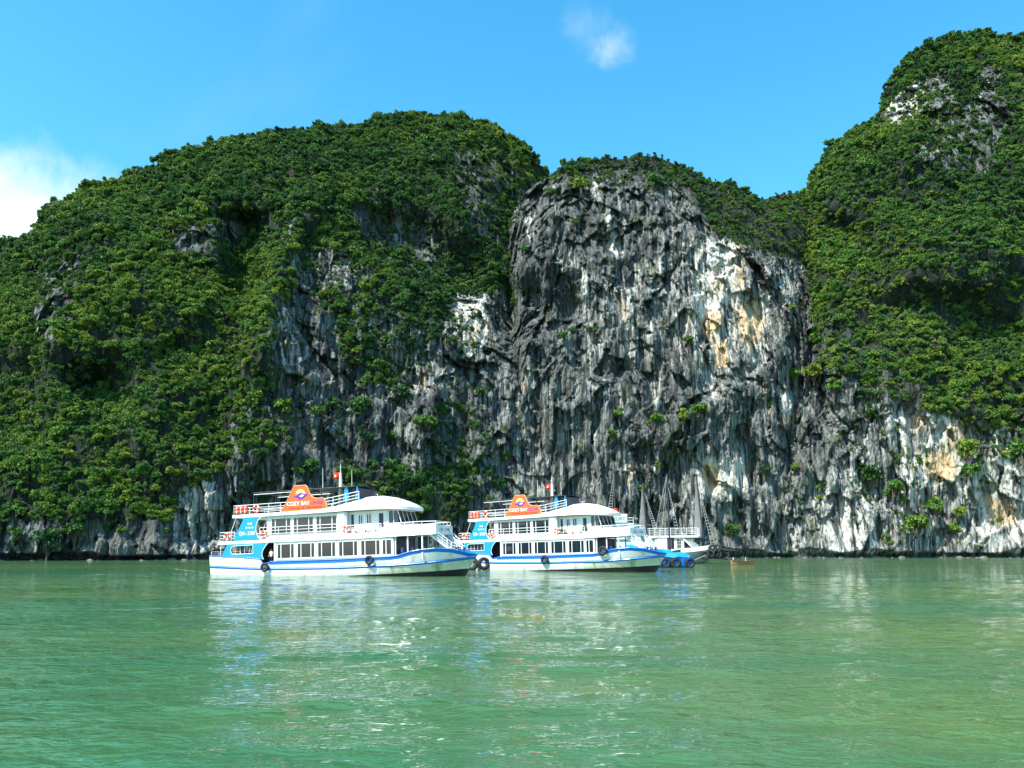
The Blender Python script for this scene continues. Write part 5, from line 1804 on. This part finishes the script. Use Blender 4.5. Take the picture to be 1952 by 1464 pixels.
m.loft([[a0 + Vector((0, 0, -.2)), a0 + Vector((0, .1, -.2)), a0 + Vector((0, .1, .2)), a0 + Vector((0, 0, .2))], [a1 + Vector((0, 0, -.2)), a1 + Vector((0, .1, -.2)), a1 + Vector((0, .1, .2)), a1 + Vector((0, 0, .2))]], WHITE, closed=True)
sw = m.build('stair', WB)
for i in range(9):
    p = a0.lerp(a1, (i + .5) / 9); r_ = MB(); r_.box(p.x, p.x + .28, p.y, p.y + .9, p.z, p.z + .05, WHITE); r_.build('tread', sw)
m = MB()
for k in (.35, .7, 1.05):
    m.tube(a0 + Vector((0, 0, k)), a1 + Vector((.4, 0, k)), .05, STEEL, n=5)
for i in range(7):
    c = a0.lerp(a1, i / 6); m.tube(c, c + Vector((0, 0, 1.05)), .045, STEEL, n=5)
m.build('handrail', sw)
WB.location = (29.6, 164.0, 0); WB.rotation_euler = (0, 0, math.radians(-24))
mast_set(WB, 10.2, 2.4, 18.2, -1.3, 1.7, 1, 0.24, False)
WX = WB.matrix_basis


def on_wb(x, y, z):
    return WX @ Vector((x, y, z))


PW = (Vector((29.6, 164.0, 0)), math.radians(-24), 0.0)
spots = [(10.6, -1.7, 2.2), (11.6, -1.1, 2.4), (12.3, -.6, 2.5), (12.9, -.2, 2.2), (13.6, .2, 2.4), (14.2, .5, 2.1), (12.0, -1.0, 3.4), (12.9, -.5, 3.5), (13.7, .0, 3.3), (14.7, .7, 2.9)]
nm = ['leftmost low tyre', 'second low tyre', 'third low tyre', 'fourth low tyre', 'fifth low tyre', 'rightmost low tyre', 'upper left tyre', 'upper middle tyre', 'upper right tyre', 'outermost tyre']
for (x, y, z), q in zip(spots, nm):
    hang(tyre0, PW, x, y, z - .4, f'{q} in the dark cluster at the bow of the white masted boat', 'tyre', 'tyres clustered at a bow', 1.05, random.uniform(-.5, .9))
m = MB(); m.tube((11.4, -1.0, 2.9), (16.2, .9, 2.6), .22, DARKSTEEL, .16); m.tube((11.6, 0.9, 2.8), (16.2, 1.1, 2.6), .2, DARKSTEEL, .16)
m.box(11.2, 16.2, .1, 1.0, 1.0, 1.25, DARKWOOD)
m.build('bow_spar', WB)
m = MB(); m.tube((11.6, -.4, 2.2), (7.2, -6.0, -.1), .05, ROPE, n=5); m.build('anchor_line', WB)

# ------------------------------------------------------------------ blue covered workboat with tyres, between the bows
BB = empty('workboat'); tag(BB, 'small workboat under bright blue tarpaulin with tyres, right of the second bow', 'workboat')
m = MB(); secs = []
for x, b, zt in ((-7, 1.3, 1.8), (-3, 1.7, 1.6), (1.5, 1.7, 1.6), (3.2, 1.2, 1.75), (3.9, .3, 1.85)):
    secs.append([(x, -b, zt), (x, -b * .8, .2), (x, 0, -.5), (x, b * .8, .2), (x, b, zt), (x, 0, zt - .1)])
m.loft(secs, BLUE, closed=True); m.build('hull', BB, smooth=True)
m = MB(); secs = []
for i in range(13):
    x = -6.8 + i * .85; hgt = 3.6 - 1.5 * (i / 12) ** 1.4 + .16 * math.sin(i * 1.9)
    b = 1.85 if i < 11 else 1.3
    secs.append([(x, -b, 1.66 - .1 * math.sin(i * 2.3)), (x, -b * .92, 1.7 + (hgt - 1.7) * .55), (x, -b * .4, hgt - .1), (x, 0, hgt), (x, b * .4, hgt - .12), (x, b * .92, 1.7 + (hgt - 1.7) * .5), (x, b, 1.66)])
m.loft(secs, TARP, closed=True); m.build('tarpaulin', BB, smooth=True)
PB = (Vector((25.3, 128.0, 0)), math.radians(-14), 0.0)
BB.location = PB[0]; BB.rotation_euler = (0, 0, PB[1])
for k, (x, q) in enumerate(((-0.4, 'left'), (1.2, 'middle'), (3.4, 'right'))):
    hang(tyre0, PB, x, -2.0 + .35 * k, 0.75, f'{q} tyre of three along the blue covered workboat', 'tyre', GT, 1.0, .25)

# ------------------------------------------------------------------ wooden skiff near the shore
SK = empty('skiff', (44.3, 152.0, 0.0), (0, 0, math.radians(-6))); tag(SK, 'small orange brown wooden skiff floating near the rocky shore', 'skiff')
m = MB(); secs = []; inn = []
for x, b, zt in ((-2.2, .75, .75), (-1.2, .95, .62), (0.3, 1.0, .6), (1.4, .85, .68), (2.1, .3, .85)):
    secs.append([(x, -b, zt), (x, -b * .72, .05), (x, 0, -.25), (x, b * .72, .05), (x, b, zt), (x, b * .88, zt), (x, b * .6, .15), (x, -b * .6, .15), (x, -b * .88, zt)])
m.loft(secs, WOOD, closed=True); m.build('hull', SK)
for x in (-1.3, 0.0, 1.1):
    m = MB(); m.box(x - .13, x + .13, -.8, .8, .46, .52, WOOD); m.build('thwart', SK)
for s in (-1, 1):
    m = MB()
    m.path([(-2.2, s * .78, .78), (-1.2, s * .98, .65), (.3, s * 1.03, .63), (1.4, s * .88, .71), (2.1, s * .33, .88)], .06, DARKWOOD, 5)
    m.build('gunwale', SK)
for x in (-1.9, .4):
    m = MB(); m.tube((x, -.5, .3), (x, -.5, 1.35), .06, WHITE); m.build('post', SK)

# ------------------------------------------------------------------ rocks along the waterline, buoy, wake
BO = [(1725, 1060, 276, 5.2, 1.5, 'long pale boulder at the mouth of the dark sea cave'), (1650, 1061, 277, 2.6, 1.2, 'grey boulder left of the long pale one'),
      (1612, 1061, 277, 1.8, 1.0, 'small pale boulder on the right shore below white rock'), (1520, 1061, 278, 1.5, .9, 'small boulder standing alone right of the skiff'),
      (1905, 1061, 272, 2.2, 1.1, 'boulder at the right edge of the shore')]
for k, (px, py, d, w, h, lab) in enumerate(BO):
    bm = bmesh.new(); bmesh.ops.create_icosphere(bm, subdivisions=4, radius=1.0)
    co = np.array([v.co[:] for v in bm.verts])
    dsp = 1 + .28 * fbm(co + k * 9, 1.3, 4, 500 + k) + .16 * blocks(co * 5 + k * 31, (3, 3, 3), 510 + k, .3)
    for v_, s_, in zip(bm.verts, dsp):
        v_.co = (v_.co.x * w * s_, v_.co.y * w * .6 * s_, v_.co.z * h * s_)
    me = bpy.data.meshes.new('boulder'); bm.to_mesh(me); bm.free()
    a = me.attributes.new('pale', 'FLOAT', 'POINT'); a.data.foreach_set('value', np.full(len(me.vertices), .75, np.float32))
    me.materials.append(ROCKB)
    o = bpy.data.objects.new('boulder', me); COL.objects.link(o)
    q = at(px, 1046 + F * 3 / d, d); o.location = (q[0], q[1] - 3, .15)
    tag(o, lab, 'boulder', 'boulders along the shore')

# broken rock along the foot of the cliffs: one mass of small stones
m = MB(); r4 = np.random.RandomState(5)
for k in range(70):
    px = r4.uniform(1440, 1960) if k < 52 else r4.uniform(0, 420)
    hh_ = hill_right if px > 1530 else cliff if px > 1000 else hill_left
    j = int(np.clip(round((px - hh_.PX[0, 0]) / (hh_.PX[0, 1] - hh_.PX[0, 0])), 0, hh_.nc - 1))
    col = hh_.A[:hh_.rows, j]; i_ = int(np.argmin(np.abs(col[:, 2] - .2)))
    c = col[i_] + np.array([0, -r4.uniform(.3, 2.0), 0]); sz_ = .2 + 1.0 * r4.uniform(0, 1.0) ** 3
    pts = []
    for u in (-.9, -.2, .5, .95):
        w_ = math.sqrt(max(.05, 1 - u * u))
        pts.append([(c[0] + sz_ * 1.5 * w_ * math.cos(a) * r4.uniform(.7, 1.2), c[1] + sz_ * w_ * math.sin(a) * r4.uniform(.7, 1.2), -.1 + sz_ * .7 * u + r4.uniform(-.08, .08)) for a in np.linspace(0, 2 * math.pi, 8)[:-1]])
    m.loft(pts, ROCKW, closed=True)
o = m.build('shore_rubble'); tag(o, 'broken rocks lying along the foot of the cliffs at the waterline', 'rubble', None, 'stuff')

FM = Mat('wake_foam')
fn = FM.noise(FM.pos((0.5, 1.6, 1)), 1.0, 7, 0.7, .5)
fe = FM.attr('edge')
fa = FM.ramp(FM.math('ADD', fn, FM.math('MULTIPLY', fe, .35)), .68, .92, 0, .7)
tb = FM.t.nodes.new('ShaderNodeBsdfTransparent'); mm = FM.t.nodes.new('ShaderNodeMixShader')
FM.b.inputs['Base Color'].default_value = (.62, .72, .66, 1); FM.b.inputs['Roughness'].default_value = .6
FM.l(fa, mm.inputs[0]); FM.l(tb.outputs[0], mm.inputs[1]); FM.l(FM.b.outputs[0], mm.inputs[2]); FM.l(mm.outputs[0], FM.out.inputs['Surface'])


def foam_strip(vs, fs, es, pts, w):
    for i, (x, y) in enumerate(pts):
        o = len(vs)
        vs += [(x, y - w, .03), (x, y, .04), (x, y + w, .03)]; es += [0, 1, 0]
        if i:
            fs += [(o - 3, o, o + 1, o - 2), (o - 2, o + 1, o + 2, o - 1)]


vs, fs, es = [], [], []
for row0, row1, px0, px1, w in ((1095, 1093, 170, 394, .5), (1090, 1081, 200, 345, .45), (1084, 1092, 330, 394, .7), (1167, 1158, 50, 365, .16)):
    pts = []
    for i in range(40):
        f = i / 39; px = px0 + (px1 - px0) * f; row = row0 + (row1 - row0) * f
        q = at(px, row, F * 3 / (row - 1046)); pts.append((q[0], q[1] + .25 * math.sin(i * .7)))
    foam_strip(vs, fs, es, pts, w)
me = bpy.data.meshes.new('wake_foam'); me.from_pydata(vs, [], fs); me.materials.append(FM.m)
a = me.attributes.new('edge', 'FLOAT', 'POINT'); a.data.foreach_set('value', np.array(es, np.float32))
o = bpy.data.objects.new('wake_foam', me); COL.objects.link(o); tag(o, 'thin white wake foam trailing left from the stern of the nearer boat', 'foam', None, 'stuff')
